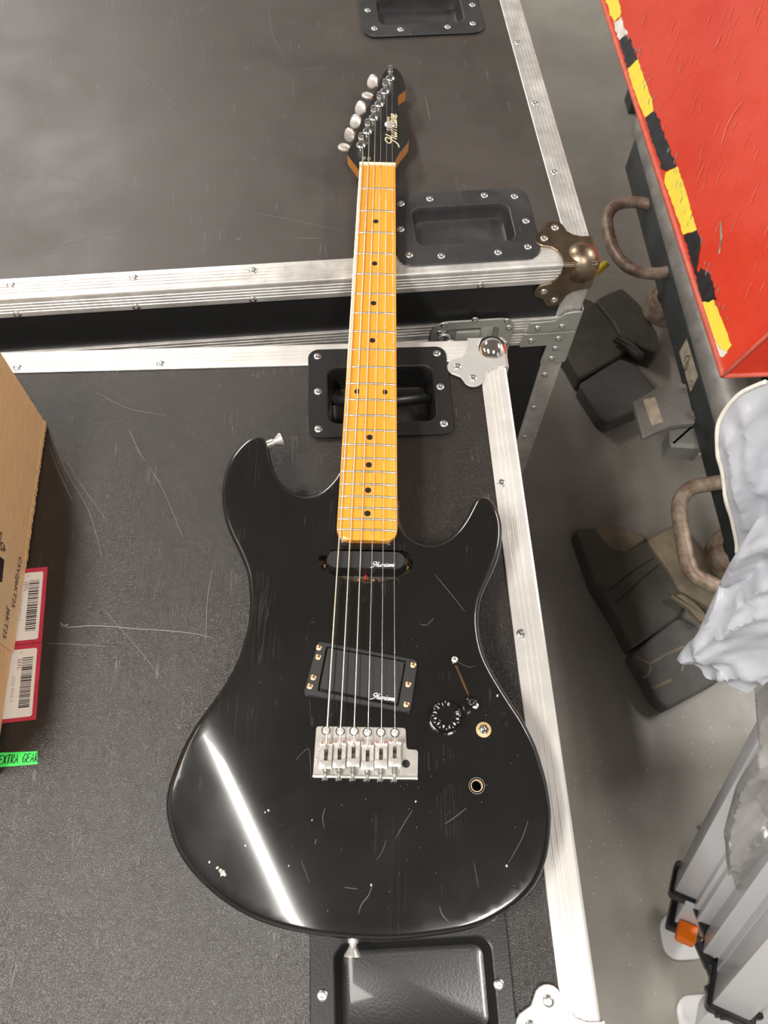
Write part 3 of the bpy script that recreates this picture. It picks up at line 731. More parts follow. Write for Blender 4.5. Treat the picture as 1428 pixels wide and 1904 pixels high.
SLOT = [((s0 - sn).x, (s0 - sn).y), ((s1 - sn).x, (s1 - sn).y), ((s1 + sn).x, (s1 + sn).y), ((s0 + sn).x, (s0 + sn).y)]
CA, CB = gl(372, 1340, HTOP), gl(572, 1735, HTOP)
cdn = (CB - CA).normalized(); cn = V((-cdn.y, cdn.x, 0))
if cn.x > 0: cn = -cn
def contour(x, y):
    # forearm bevel at the lower left
    d = (V((x, y, 0)) - V((CA.x, CA.y, 0))).dot(cn)
    s = (V((x, y, 0)) - V((CA.x, CA.y, 0))).dot(cdn) / (CB - CA).length
    d -= 0.010 * math.sin(max(0, min(1, s)) * PI) * -1 * 0 
    k = 0.007
    sp = k * math.log1p(math.exp(max(-40, min(40, (d - 0.002) / k))))
    return -0.30 * sp
def body_top(x, y, d):
    r = RO; dd = max(0.0, min(r, d))
    return HTOP + contour(x, y) - r + math.sqrt(max(0, r * r - (r - dd) ** 2))
rings = [(0, outl)]
for d in (0.0002, 0.0007, 0.0015, 0.0026, 0.0040, 0.0055): rings.append((d, inset(outl, d)))
grid = []
inn = inset(outl, 0.0085)
xs = [p[0] for p in outl]; ys = [p[1] for p in outl]
gx = min(xs)
while gx < max(xs):
    gy = min(ys)
    while gy < max(ys):
        if inside((gx, gy), inn) and not inside((gx, gy), CAV) and (V((gx, gy)) - V((jk.x, jk.y))).length > 0.007: grid.append((gx, gy))
        gy += 0.0055
    gx += 0.0055
holes = [CAV, JACK, SLOT]
last = rings[-1][1]
ov, of = cdt([last] + holes, grid, last, holes)
vs = [(p.x, p.y, body_top(p.x, p.y, RO)) for p in ov]; fs = list(of)
k0 = len(vs); n = len(outl)
for d, rg in rings: vs += [(p[0], p[1], body_top(p[0], p[1], d)) for p in rg]
for j in range(len(rings) - 1):
    a, b = k0 + j * n, k0 + (j + 1) * n
    fs += [(a + i, a + (i + 1) % n, b + (i + 1) % n, b + i) for i in range(n)]
zbot = HTOP - THK
k1 = len(vs)
for d, z in ((0, zbot + 0.004), (0.0012, zbot + 0.0012), (0.004, zbot)): vs += [(p[0], p[1], z) for p in inset(outl, d)] if d else [(p[0], p[1], z) for p in outl]
fs += [(k0 + i, k0 + (i + 1) % n, k1 + (i + 1) % n, k1 + i) for i in range(n)]
for j in range(2):
    a, b = k1 + j * n, k1 + (j + 1) * n
    fs += [(a + i, a + (i + 1) % n, b + (i + 1) % n, b + i) for i in range(n)]
fs.append(tuple(k1 + 2 * n + i for i in range(n)))
for hp, dep in ((CAV, 0.016), (JACK, 0.02), (SLOT, 0.012)):
    k = len(vs); m_ = len(hp)
    vs += [(p[0], p[1], body_top(p[0], p[1], RO)) for p in hp] + [(p[0], p[1], HTOP - dep) for p in hp]
    fs += [(k + i, k + (i + 1) % m_, k + m_ + (i + 1) % m_, k + m_ + i) for i in range(m_)]
me_body = make('body', vs, fs, M['body'], GT, True)
bm = bmesh.new(); bm.from_mesh(me_body.data); bmesh.ops.remove_doubles(bm, verts=bm.verts, dist=0.00004); bmesh.ops.recalc_face_normals(bm, faces=bm.faces)
bm.to_mesh(me_body.data); bm.free()
me_body.data.polygons.foreach_set('use_smooth', [True] * len(me_body.data.polygons)); me_body.data.set_sharp_from_angle(angle=math.radians(50))
BODY = me_body
MB().plate(inset(CAV, -0.0001), [], HTOP - 0.0165, HTOP - 0.016).build('cavity_floor', M['wood_cav'], BODY)
MB().plate(circ(jk.x, jk.y, 0.005), [], HTOP - 0.021, HTOP - 0.020).build('jack_floor', M['dark_hole'], BODY)
MB().plate([(p[0], p[1]) for p in SLOT], [], HTOP - 0.006, HTOP - 0.0045).build('slot_plate', M['copper'], BODY)
# rims
def ring_mesh(c, r0, r1, z0, z1, seg=28):
    mb = MB(); vs = []; fs = []
    for r, z in ((r1, z0), (r1, z1), (r0, z1), (r0, z0)):
        for i in range(seg): a = 2 * PI * i / seg; vs.append((c.x + r * math.cos(a), c.y + r * math.sin(a), z))
    for j in range(4):
        for i in range(seg): fs.append((j * seg + i, j * seg + (i + 1) % seg, ((j + 1) % 4) * seg + (i + 1) % seg, ((j + 1) % 4) * seg + i))
    return mb.add(vs, fs)
ring_mesh(jk, 0.0043, 0.0049, HTOP - 0.006, HTOP + 0.0001).build('bare_wood_rim', M['chip'], BODY, autos=40)
ring_mesh(jk, 0.0062, 0.0065, HTOP - 0.0005, HTOP + 0.00015).build('jack_print_ring', M['ink_grey'], BODY, autos=40)
# chips and dings (flat wear spots)
def chipspot(mb, px, py, r, z=0.0):
    p = gl(px, py, HTOP); 
    zz = body_top(p.x, p.y, RO) + 0.00012 + z
    pts = []; m_ = 9
    for i in range(m_):
        a = 2 * PI * i / m_; rr = r * random.uniform(0.5, 1.2); x, y = p.x + rr * math.cos(a), p.y + rr * 1.3 * math.sin(a); pts.append((x, y, body_top(x, y, RO) + 0.00015))
    mb.add(pts, [tuple(range(m_))])
mb = MB()
for px, py, r in ((405, 1617, 0.0014), (409, 1622, 0.0022), (413, 1626, 0.0013), (384, 1602, 0.0010), (399, 1613, 0.0012), (488, 1590, 0.0012), (537, 1610, 0.0007), (499, 1507, 0.0009), (493, 1510, 0.0007),
                  (773, 1490, 0.0009), (942, 1610, 0.0009), (843, 1233, 0.0006), (925, 1293, 0.0010), (690, 1645, 0.0008), (580, 1525, 0.0006), (455, 1572, 0.0012)): chipspot(mb, px, py, r)
for _ in range(150):
    px, py = random.gauss(720, 130), random.gauss(1450, 170)
    p = gl(px, py, HTOP)
    if inside((p.x, p.y), inn) and not inside((p.x, p.y), CAV): chipspot(mb, px, py, random.choice((0.00010, 0.00014, 0.00022)))
cs = mb.build('lacquer_dings', M['chip_w'], BODY); cs['kind'] = 'stuff'
mb = MB()
def gscr(pts, w_):
    P = smooth_open([gl(a, b, HTOP) for a, b in pts], 6); n_ = len(P); vs = []
    for i, p in enumerate(P):
        t_ = (P[min(i + 1, n_ - 1)] - P[max(i - 1, 0)]).normalized(); q = V((-t_.y, t_.x, 0)) * w_ * (math.sin(PI * (i + .5) / n_) ** 0.5) / 2
        for s in (1, -1):
            a = p + q * s; vs.append((a.x, a.y, body_top(a.x, a.y, RO) + 0.00012))
    mb.add(vs, [(2 * i, 2 * i + 1, 2 * i + 3, 2 * i + 2) for i in range(n_ - 1)])
for q, w_ in (([(827, 1532), (845, 1520), (868, 1502)], 0.00035), ([(768, 1505), (752, 1530), (735, 1560)], 0.0003), ([(693, 1645), (685, 1665), (672, 1682), (666, 1700)], 0.0004), ([(817, 1685), (822, 1700), (834, 1714)], 0.0004),
              ([(982, 1525), (970, 1560), (945, 1605)], 0.0003), ([(808, 1068), (835, 1100), (865, 1138)], 0.0003), ([(550, 1414), (562, 1400), (575, 1395), (578, 1450)], 0.0002), ([(780, 1160), (793, 1162), (806, 1150)], 0.0003),
              ([(842, 1225), (870, 1240), (885, 1238)], 0.0002), ([(968, 1180), (960, 1200)], 0.0002), ([(586, 1570), (588, 1560)], 0.0004), ([(700, 1600), (712, 1580), (718, 1560)], 0.0002), ([(640, 1650), (665, 1653)], 0.0003),
              ([(605, 1500), (600, 1520), (603, 1540)], 0.0003), ([(450, 1460), (430, 1470)], 0.0003), ([(560, 1600), (575, 1640)], 0.0002), ([(880, 1600), (890, 1650)], 0.0002), ([(520, 1610), (540, 1650)], 0.0002)): gscr(q, w_)
cs = mb.build('lacquer_scratches', M['scuff'], BODY); cs['kind'] = 'stuff'
mb = MB()
for px, py, r in ((955, 1671, 0.0024), (948, 1683, 0.0016), (962, 1664, 0.0014)):
    p = gl(px, py, HTOP - 0.002); mb.lathe([(r, -0.004), (r * 0.9, 0.0), (0.0001, 0.0006)], 7, Matrix.Translation((p.x, p.y, HTOP - 0.0014)))
mb.build('bare_wood_chips', M['chip'], BODY)

# strap buttons
def strap(px, py, ang, tilt):
    p = gl(px, py, HTOP - 0.018)
    X = Matrix.Translation(p) @ Matrix.Rotation(ang, 4, 'Z') @ Matrix.Rotation(PI / 2, 4, 'X')
    return MB().lathe([(0.0042, -0.004), (0.0042, 0.0045), (0.0030, 0.0055), (0.0030, 0.0070), (0.0066, 0.0125), (0.0068, 0.0140), (0.0001, 0.0142)], 20, X).build('strap_button', M['chrome_worn'], GT, autos=40)
p_ = gl(657, 1744, HTOP - 0.018)
strap(657, 1741, 0, 0)
strap(500, 826, math.radians(118), 0)

# neck
FR = [0.648 * (1 - 2 ** (-i / 12)) for i in range(23)]
wy = lambda d: 0.021 + 0.0071 * d / FR[22]
mb = MB()
NE = FR[22] + 0.0105
# fretboard slab with slight crown: sections
secs = []
L_ = [(-0.0035)] + [NE * i / 30 for i in range(0, 29)]
for q in range(8):
    L_.append(NE - 0.012 + 0.012 * math.sin(q / 7 * PI / 2) - 0.0)
L_ = sorted(set(L_))
vs = []; fs = []; m_ = 15
def hw(d):
    w_ = wy(max(d, 0)); e_ = NE - d
    if e_ < 0.012:
        w_ -= 0.012 - math.sqrt(max(0, 0.012 ** 2 - (0.012 - e_) ** 2))
    return w_
for d in L_:
    w_ = hw(d); row = []
    for i in range(m_):
        u = -1 + 2 * i / (m_ - 1); row.append((u * w_, -d, -0.0011 * u * u - (0.0008 if abs(u) == 1 else 0)))
    row += [(w_, -d, -0.0075), (-w_, -d, -0.0075)]
    vs += row
K = m_ + 2
for j in range(len(L_) - 1):
    for i in range(K): fs.append((j * K + i, j * K + (i + 1) % K, (j + 1) * K + (i + 1) % K, (j + 1) * K + i))
fs.append(tuple(range(K))); fs.append(tuple((len(L_) - 1) * K + i for i in range(K)))
mb.add(vs, fs)
# rounded back
vs = []; fs = []; L2 = [0.0 + 0.40 * i / 16 for i in range(17)]
for d in L2:
    w_ = wy(d); dep = 0.0125 + 0.0025 * d / 0.4
    for i in range(13):
        a = PI * i / 12; vs.append((w_ * math.cos(a), -d, -0.0072 - dep * math.sin(a) ** 0.8))
for j in range(len(L2) - 1):
    for i in range(12): fs.append((j * 13 + i, j * 13 + i + 1, (j + 1) * 13 + i + 1, (j + 1) * 13 + i))
fs.append(tuple(range(13)))
mb.add(vs, fs)
NECK = mb.build('neck', M['maple'], GT, autos=40)
for i in range(1, 23):
    d = FR[i]; w_ = wy(d) - 0.0011; vs = []; fs = []
    for k in range(13):
        u = -1 + 2 * k / 12; zc = -0.0011 * u * u
        for a in (0, 45, 90, 135, 180):
            a = math.radians(a); ee = 0.6 if abs(u) == 1 else 1
            vs.append((u * w_, -d + 0.00125 * math.cos(a), zc + 0.0012 * math.sin(a) * ee - 0.0001))
    for k in range(12):
        for a in range(4): fs.append((k * 5 + a, k * 5 + a + 1, (k + 1) * 5 + a + 1, (k + 1) * 5 + a))
    fs += [(0, 1, 2, 3, 4), tuple(60 + a for a in range(5))]
    make('fret', vs, fs, M['fret'], NECK, True, autos=60)
for n1, xo in ((3, 0), (5, 0), (7, 0), (9, 0), (12, -0.0138), (12, 0.0138), (15, 0), (17, 0), (19, 0), (21, 0)):
    y = -(FR[n1] + FR[n1 - 1]) / 2
    MB().lathe([(0.0030, -0.001), (0.0030, 0.00012), (0.0001, 0.00014)], 20, Matrix.Translation((xo, y, -0.0011 * (xo / 0.024) ** 2))).build('inlay_dot', M['blk'], NECK)
mb = MB().box((-0.0212, 0.0, -0.006), (0.0212, 0.0042, 0.0016), None, 0.0008)
mb.build('nut', M['bone'], NECK, autos=40)

# headstock
HZ = -0.0095
HO = [(668.5, 300), (646, 287.7), (645.5, 283), (653, 270), (661, 252), (674, 219), (689.6, 187), (703.6, 156), (711.5, 137), (719, 128), (729, 124.5), (737, 126.6), (744.5, 134), (749.5, 145), (753.5, 158), (754.8, 168.5),
      (741.8, 176.5), (740, 184), (741.5, 198), (745.7, 216), (751.3, 231), (758.3, 247), (761.5, 258), (757, 268), (744, 283.5), (735, 297.5), (735.5, 302)]
ho = [gl(a, b, HZ) for a, b in HO]; ho = [(p.x, p.y) for p in ho]
ho[0] = (-0.0205, 0.0005); ho[-1] = (0.0205, 0.0005)
hor = roundpoly(ho, 0.004, 4)
HEAD = MB().plate(hor, [], HZ - 0.0142, HZ - 0.0006).build('headstock', M['maple_dk'], GT)
# transition wood under the nut
vs = []; fs = []
for j, (y, ztop, dep) in enumerate(((-0.002, -0.004, 0.0125), (0.010, -0.009, 0.0128), (0.024, -0.0105, 0.0122))):
    for i in range(9):
        a = PI * i / 8; vs.append((0.0212 * math.cos(a) * (1 - 0.1 * j), y, ztop - 0.0005 - dep * math.sin(a) ** 0.7))
for j in range(2):
    for i in range(8): fs.append((j * 9 + i, j * 9 + i + 1, j * 9 + 10 + i, j * 9 + 9 + i))
MB().add(vs, fs).build('volute', M['maple_dk'], HEAD, smooth=True)
MB().plate(hor, [], HZ - 0.0006, HZ, None, 0.0004).build('headstock_face', M['head_blk'], HEAD)
PEG = [(725.6, 145.5), (715.3, 170), (704.8, 193.8), (694.3, 219), (683, 244.3), (671.4, 270)]
BTN = [(693, 155), (684, 181), (670.7, 204), (661.6, 229), (650.4, 254), (640.6, 277)]
BROT = [-0.95, 0.35, -0.95, -0.85, -1.25, 0.3]
pegpos = []
for (a, b), (c, d), br_ in zip(PEG, BTN, BROT):
    p = gl(a, b, HZ); pegpos.append(p)
    mb = MB().lathe([(0.0056, 0), (0.0056, 0.0008), (0.0048, 0.0016), (0.0032, 0.0026), (0.0030, 0.0040), (0.0026, 0.0070), (0.0021, 0.0085), (0.0021, 0.0105), (0.0030, 0.0120), (0.0033, 0.0140), (0.0028, 0.0158), (0.0001, 0.0165)], 18, Matrix.Translation(p))
    z_ = HZ - 0.0142
    mb.box((p.x - 0.008, p.y - 0.0065, z_ - 0.0085), (p.x + 0.008, p.y + 0.0065, z_ - 0.0002), None, 0.0012)
    tn = mb.build('tuning_machine', M['chrome'], GT, autos=35)
    q = gl(c, d, z_ - 0.004)
    dv = V((q.x - p.x, q.y - p.y, 0)); ln = dv.length; dv.normalize()
    sh = MB().tube([(p.x + dv.x * 0.007, p.y + dv.y * 0.007, z_ - 0.0045), (q.x - dv.x * 0.004, q.y - dv.y * 0.004, z_ - 0.0045)], 0.0021, 10)
    # button: flattened rounded paddle turned about its shaft
    side_ = V((-dv.y, dv.x, 0)); up_ = V((0, 0, 1))
    e1 = side_ * math.cos(br_) + up_ * math.sin(br_); e2 = dv.cross(e1)
    prof = [(-0.0070, 0.0030), (-0.0060, 0.0052), (-0.0035, 0.0076), (0.0, 0.0088), (0.0035, 0.0084), (0.0058, 0.0066), (0.0066, 0.0040)]
    vs = []; fs = []; sg = 16; cc = V((q.x, q.y, z_ - 0.0020))
    for t_, r_ in prof:
        for i in range(sg):
            an = 2 * PI * i / sg; ca, sa = math.cos(an), math.sin(an)
            vs.append(cc + dv * t_ + e1 * (r_ * math.copysign(abs(ca) ** 0.8, ca)) + e2 * (0.0028 * math.copysign(abs(sa) ** 0.6, sa) * (0.75 + 0.25 * r_ / 0.0088)))
    for j in range(len(prof) - 1):
        for i in range(sg): fs.append((j * sg + i, j * sg + (i + 1) % sg, (j + 1) * sg + (i + 1) % sg, (j + 1) * sg + i))
    fs += [tuple(range(sg))[::-1], tuple((len(prof) - 1) * sg + i for i in range(sg))]
    sh.add(vs, fs).build('tuner_button', M['chrome_worn'], tn, autos=60)
st_ = gl(724, 240, HZ)
MB().lathe([(0.0030, 0), (0.0030, 0.002), (0.0022, 0.003), (0.0022, 0.0050), (0.0058, 0.0058), (0.0060, 0.0068), (0.0042, 0.0078), (0.0001, 0.0080)], 18, Matrix.Translation(st_)).build('string_tree', M['chrome_worn'], HEAD, autos=35)
for px, py in ((677, 296), (686, 297)):
    p = gl(px, py, HZ); MB().lathe([(0.0022, 0), (0.0022, 0.002), (0.0014, 0.003), (0.0001, 0.003)], 12, Matrix.Translation(p)).build('retainer_screw', M['zinc_dark'], HEAD, autos=35)
# the script logo
def hurricane():
    S = [[(0.80, 1.0), (0.40, 1.0), (0.05, 1.22), (0.0, 1.6), (0.3, 1.95), (0.8, 2.02), (1.12, 1.8), (1.10, 1.3), (0.92, 0.7), (0.72, 0.15), (0.35, -0.3), (-0.2, -0.42)],
         [(1.75, 2.05), (1.68, 1.4), (1.58, 0.7), (1.52, 0.0)], [(0.85, 0.98), (1.2, 1.02), (1.62, 1.05)],
         [(2.05, 1), (1.98, 0.3), (2.12, 0.0), (2.35, 0.12), (2.58, 0.5), (2.66, 1.0)], [(2.66, 1.0), (2.6, 0.25), (2.72, 0.0), (2.9, 0.15)],
         [(3.08, 1.0), (3.0, 0.0)], [(3.03, 0.5), (3.2, 0.9), (3.42, 1.0)], [(3.62, 1.0), (3.54, 0.0)], [(3.57, 0.5), (3.74, 0.9), (3.98, 1.0)],
         [(4.2, 1.0), (4.12, 0.25), (4.2, 0.0), (4.34, 0.1)], [(4.27, 1.42), (4.3, 1.58)],
         [(4.98, 0.8), (4.85, 1.0), (4.62, 0.9), (4.5, 0.45), (4.6, 0.05), (4.85, 0.0), (5.05, 0.2)],
         [(5.68, 0.85), (5.5, 1.0), (5.25, 0.8), (5.2, 0.25), (5.35, 0.0), (5.55, 0.2), (5.72, 0.95)], [(5.72, 0.95), (5.66, 0.2), (5.78, 0.0)],
         [(6.02, 1.0), (5.94, 0.0)], [(5.97, 0.5), (6.15, 0.92), (6.38, 0.95), (6.38, 0.5), (6.36, 0.0)],
         [(6.72, 0.4), (7.0, 0.55), (7.1, 0.85), (6.92, 1.02), (6.7, 0.8), (6.66, 0.3), (6.78, 0.0), (7.1, 0.05), (7.3, 0.25)]]
    return S
def logo(px0, px1, h, hh, m, parent, wid, name='logo_print'):
    a = gl(*px0, h); b = gl(*px1, h); ex = (b - a); Ln = ex.length; ex.normalize(); ey = V((0, 0, 1)).cross(ex)
    X = frame((a.x, a.y, h), ex, ey); sx = Ln / 7.6; sy = hh / 2.0; mb = MB()
    for st in hurricane():
        P = smooth_open([V(((p[0] + 0.42 * p[1] - 0.1) * sx, p[1] * sy, 0)) for p in st], 5) if len(st) > 2 else [V(((p[0] + 0.42 * p[1] - 0.1) * sx, p[1] * sy, 0)) for p in st]
        ribbon(mb, P, wid, X)
    return mb.build(name, m, parent), X, sx
lg, X, sx_ = logo((737.5, 270), (737.5, 210), HZ + 0.0002, 0.0135, M['cream'], HEAD, 0.00125)
a = gl(724.5, 240, HZ + 0.0002); b = gl(724.5, 208, HZ + 0.0002); ex = (b - a).normalized()
mb = MB(); text(mb, 'BY MORRIS', 0.0050, frame((a.x, a.y, HZ + 0.0003), ex, V((0, 0, 1)).cross(ex)), space=0.85); mb.build('logo_print', M['cream'], HEAD)

# strings
XB = [606.7, 631.9, 657.8, 684, 709, 734.5]
SY = [1381, 1379.5, 1377, 1383, 1380, 1377]
SR = [0.00072, 0.00058, 0.00046, 0.00030, 0.00025, 0.00021]
SADH = 0.0040
sad = []
for i in range(6):
    p = gl(XB[i], SY[i], SADH); sad.append(p)
    nx = -0.0175 + 0.007 * i; nz = 0.0018
    pk = pegpos[5 - i]; sgn = 1
    pts = [V((p.x, p.y - 0.009, HTOP + 0.004)), V((p.x, p.y - 0.0012, SADH - 0.0004)), V((p.x, p.y, SADH)), V((nx, 0.002, nz)), V((nx, 0.0045, nz - 0.0002))]
    end = V((pk.x + 0.0024, pk.y, HZ + 0.0090))
    if i >= 4:
        mid = V((st_.x + (-0.003 if i == 4 else 0.003), st_.y, HZ + 0.0050)); pts.append(mid)
    pts.append(end)
    mb = MB().tube(pts, SR[i], 8)
    coil = [V((pk.x + 0.0027 * math.cos(a_), pk.y + 0.0027 * math.sin(a_), HZ + 0.0088 + 0.0005 * a_ / 3)) for a_ in [k * PI / 6 for k in range(0, 30)]]
    mb.tube(coil, SR[i] * 0.8, 6)
    mb.build('string', M['string_w'] if i < 3 else M['string_p'], GT, smooth=True)

# neck pickup
a = gl(608.6, 1040, -0.0012); b = gl(752.7, 1040, -0.0012)
yt = gl(680, 1024.7, -0.0012).y; yb = gl(680, 1056.3, -0.0012).y
hy = (yt - yb) / 2; pk = rrect(a.x, yb, b.x, yt, hy - 0.0001, 10)
PU = MB().plate(pk, [], HTOP - 0.0150, -0.0012, None, 0.0006).build('neck_pickup', M['blk_satin'], GT, autos=30)
logo((691, 1053.5), (735, 1053.5), -0.0010, 0.0046, M['white_print'], PU, 0.00055)
MB().tube([gl(680.5, 1080, HTOP - 0.012), gl(679, 1073, HTOP - 0.006), gl(682, 1068, HTOP - 0.012)], 0.0011, 8).build('pickup_wire', M['red_p'], PU, smooth=True)
for px, py in ((666, 1079), (694, 1080), (603, 1053), (758, 1056)):
    p = gl(px, py, HTOP - 0.012); MB().lathe([(0.0022, -0.003), (0.0022, 0.001), (0.0012, 0.0018), (0.0001, 0.0016)], 12, Matrix.Translation(p)).build('pickup_screw', M['gold_scr'], PU, autos=35)

# bridge pickup in its ring
def gpoly(pxs, h): return [(gl(a, b, h).x, gl(a, b, h).y) for a, b in pxs]
rg_o = roundpoly(gpoly([(591, 1191.5), (777, 1227), (763.5, 1326), (563.5, 1291)], -0.0045), 0.0045, 5)
rg_i = roundpoly(gpoly([(606.5, 1201.5), (755.5, 1229), (740.5, 1314), (590, 1285)], -0.0045), 0.0015, 4)
RG = MB().plate(rg_o, [rg_i], HTOP - 0.0004, -0.0045, None, 0.0006).build('bridge_pickup', M['blk_satin'], GT, autos=30)
pc = roundpoly(gpoly([(609.5, 1204), (752.5, 1230.5), (738.5, 1308.5), (594, 1280.5)], -0.0035), 0.0015, 4)
MB().plate(pc, [], HTOP + 0.0002, -0.0035, None, 0.0006).build('pickup_cover', M['blk_satin'], RG, autos=30)
logo((691, 1298), (735, 1303.5), -0.0033, 0.0046, M['white_print'], RG, 0.00055)
def phil(name, px, py, h, r, m, parent, rec=M['rusty']):
    p = gl(px, py, h); o = MB().lathe([(r, 0), (r * 0.97, r * 0.22), (r * 0.6, r * 0.42), (0.0001, r * 0.48)], 18, Matrix.Translation(p)).build(name, m, parent, autos=40)
    return p
for px, py in ((593, 1204.5), (591.8, 1221.8), (582.6, 1260), (576.4, 1276.4), (768.3, 1236.7), (759, 1272.8), (755.7, 1310)):
    p = phil('screw', px, py, -0.0045, 0.0026, M['gold_scr'], RG)
mb = MB()
for k, (px, py) in enumerate(((593, 1204.5), (591.8, 1221.8), (582.6, 1260), (576.4, 1276.4), (768.3, 1236.7), (759, 1272.8), (755.7, 1310))):
    p = gl(px, py, -0.0045); X = Matrix.Translation(p) @ Matrix.Rotation(k * 0.7, 4, 'Z')
    mb.box((-0.0012, -0.0003, 0.0009), (0.0012, 0.0003, 0.00132), X); mb.box((-0.0003, -0.0012, 0.0009), (0.0003, 0.0012, 0.00132), X)
mb.build('screw_slots', M['rusty'], RG)

# bridge
bh = -0.0052
arm = gl(755, 1420, bh); armc = circ(arm.x, arm.y, 0.0033, 18)
bo = roundpoly(gpoly([(588, 1350), (754.5, 1353), (756, 1393), (777.5, 1394), (776.5, 1447), (581.5, 1445)], bh), 0.0028, 5)
BRG = MB().plate(bo, [armc], HTOP + 0.0002, bh, None, 0.0005).build('bridge', M['chrome_worn'], GT, autos=30)
MB().plate(circ(arm.x, arm.y, 0.0036), [], HTOP + 0.0001, HTOP + 0.0003).build('arm_socket', M['dark_hole'], BRG)
a = gl(581.5, 1445, bh); b = gl(776.5, 1447.5, bh)
MB().box((a.x, a.y - 0.0005, HTOP), (b.x, a.y + 0.0016, bh + 0.0035), None, 0.0006).build('bridge_lip', M['chrome_worn'], BRG, autos=40)
for px, py in ((606.2, 1358.6), (632.6, 1360), (658, 1360), (683, 1362), (707.9, 1362), (734, 1362.8)):
    phil('mounting_screw', px, py, bh, 0.0029, M['chrome_worn'], BRG)
    p = gl(px, py, bh); ring_mesh(p, 0.0031, 0.0039, bh - 0.0003, bh + 0.0007).build('screw_collar', M['chrome'], BRG, autos=40)
SADS = None
yr = gl(600, 1437, bh).y
for i in range(6):
    c = sad[i]; x0, x1 = c.x - 0.0052, c.x + 0.0052; y0 = c.y + 0.0022
    mb = MB()
    mb.box((x0, y0 - 0.0040, bh + 0.0028), (x1, y0, SADH - 0.0008), None, 0.0004)                       # front bar with height screws
    out_ = [(x0 + .0003, y0 - 0.0185), (x1 - .0003, y0 - 0.0185), (x1 - .0003, y0 - 0.0035), (x0 + .0003, y0 - 0.0035)]
    slot = rrect(c.x - 0.0016, y0 - 0.0160, c.x + 0.0016, y0 - 0.0060, 0.0014, 4)
    mb.plate(out_, [slot], bh + 0.0022, bh + 0.0042)
    mb.box((x0, y0 - 0.0225, bh + 0.0010), (x1, y0 - 0.0160, bh + 0.0080), None, 0.0005)                 # rear block
    so = mb.build('saddle', M['chrome_worn'], BRG, autos=30)
    MB().lathe([(0.0015, 0), (0.0015, 0.0003), (0.0001, 0.0003)], 14, Matrix.Translation((c.x, y0 - 0.0100, bh + 0.0022))).build('hole_shade_disc', M['dark_hole'], BRG)  # flat black disc painted in for the shade of the string hole
    MB().box((c.x - 0.0014, y0 - 0.0158, bh + 0.0005), (c.x + 0.0014, y0 - 0.0064, bh + 0.0022)).build('slot_insert', M['wood_cav'], BRG)
    m2 = MB()
    yy = y0 - 0.0225
    coil = [V((c.x + 0.0021 * math.cos(a_), yy - (yy - yr) * a_ / (2 * PI * 5), bh + 0.0040 + 0.0021 * math.sin(a_))) for a_ in [k * PI / 5 for k in range(51)]]
    m2.tube(coil, 0.00042, 6); m2.tube([(c.x, yy, bh + 0.004), (c.x, yr - 0.006, bh + 0.004)], 0.0012, 8)
    m2.build('intonation_spring', M['zinc_dark'], BRG, smooth=True)
    q = gl([599.5, 626.5, 652.5, 678.5, 705, 731.5][i], 1449.5, HTOP + 0.002)
    MB().lathe([(0.0001, -0.0006), (0.0022, 0), (0.0028, 0.0010), (0.0028, 0.0024)], 16, Matrix.Translation((c.x, a.y - 0.0026, bh - 0.0001)) @ Matrix.Rotation(-PI / 2, 4, 'X')).build('intonation_screw', M['chrome'], BRG, autos=40)
    m3 = MB()
    for s in (-1, 1):
        m3.lathe([(0.0013, -0.004), (0.0013, 0.0003), (0.0007, 0.0004), (0.0006, -0.0004), (0.0001, -0.0004)], 12, Matrix.Translation((c.x + s * 0.0036, y0 - 0.0020, SADH - 0.0008)))
    m3.build('height_screws', M['rusty'], BRG, autos=40)

# volume knob
kc = gl(828.5, 1333, HTOP + 0.005); kz = HTOP
KN = MB().lathe([(0.0140, 0.0003), (0.0142, 0.0015), (0.0134, 0.0050), (0.0128, 0.0098), (0.0118, 0.0112), (0.0070, 0.0114), (0.0066, 0.0108), (0.0001, 0.0108)], 64, Matrix.Translation((kc.x, kc.y, kz)), lambda a, z: 1 + 0.012 * math.cos(22 * a)).build('volume_knob', M['blk_gloss'], GT, autos=35)
mb = MB()
for k in range(11):
    an = math.radians(78 + 29.6 * k); r0 = 0.0096
    q = V((kc.x + r0 * math.cos(an), kc.y + r0 * math.sin(an), kz + 0.01145))
    up_ = V((math.cos(an), math.sin(an), 0)); rt = up_.cross(V((0, 0, 1)))
    text(mb, str(k), 0.0036, frame(q - up_ * 0.0013, rt, up_), align='CENTER')
    q2 = an + math.radians(14.8)
    if k < 10: ribbon(mb, [(0.0104 * math.cos(q2), 0.0104 * math.sin(q2)), (0.0119 * math.cos(q2), 0.0119 * math.sin(q2))], 0.0003, Matrix.Translation((kc.x, kc.y, kz + 0.0115)))
mb.build('knob_numerals', M['paper'], KN)
# pickup selector
sw = gl(874, 1303, HTOP)
SWT = MB().tube([gl(873, 1296, HTOP + 0.0002), gl(874, 1300, HTOP + 0.004), gl(876, 1306, HTOP + 0.011), gl(877, 1311, HTOP + 0.016)], 0.003, 16,
          radii=[0.0030, 0.0040, 0.0048, 0.0022], flat=0.75).build('selector_switch', M['blk_gloss'], GT, smooth=True)
for px, py in ((845.4, 1226.5), (884, 1312)):
    p = gl(px, py, HTOP); MB().lathe([(0.0028, 0), (0.0027, 0.0007), (0.0016, 0.0013), (0.0001, 0.0014)], 16, Matrix.Translation(p)).build('screw', M['chrome_worn'], SWT, autos=40)
    X = Matrix.Translation(p) @ Matrix.Rotation(0.5, 4, 'Z')
    MB().box((-0.0013, -0.0003, 0.001), (0.0013, 0.0003, 0.00148), X).box((-0.0003, -0.0013, 0.001), (0.0003, 0.0013, 0.00148), X).build('screw_slot', M['rusty'], SWT)
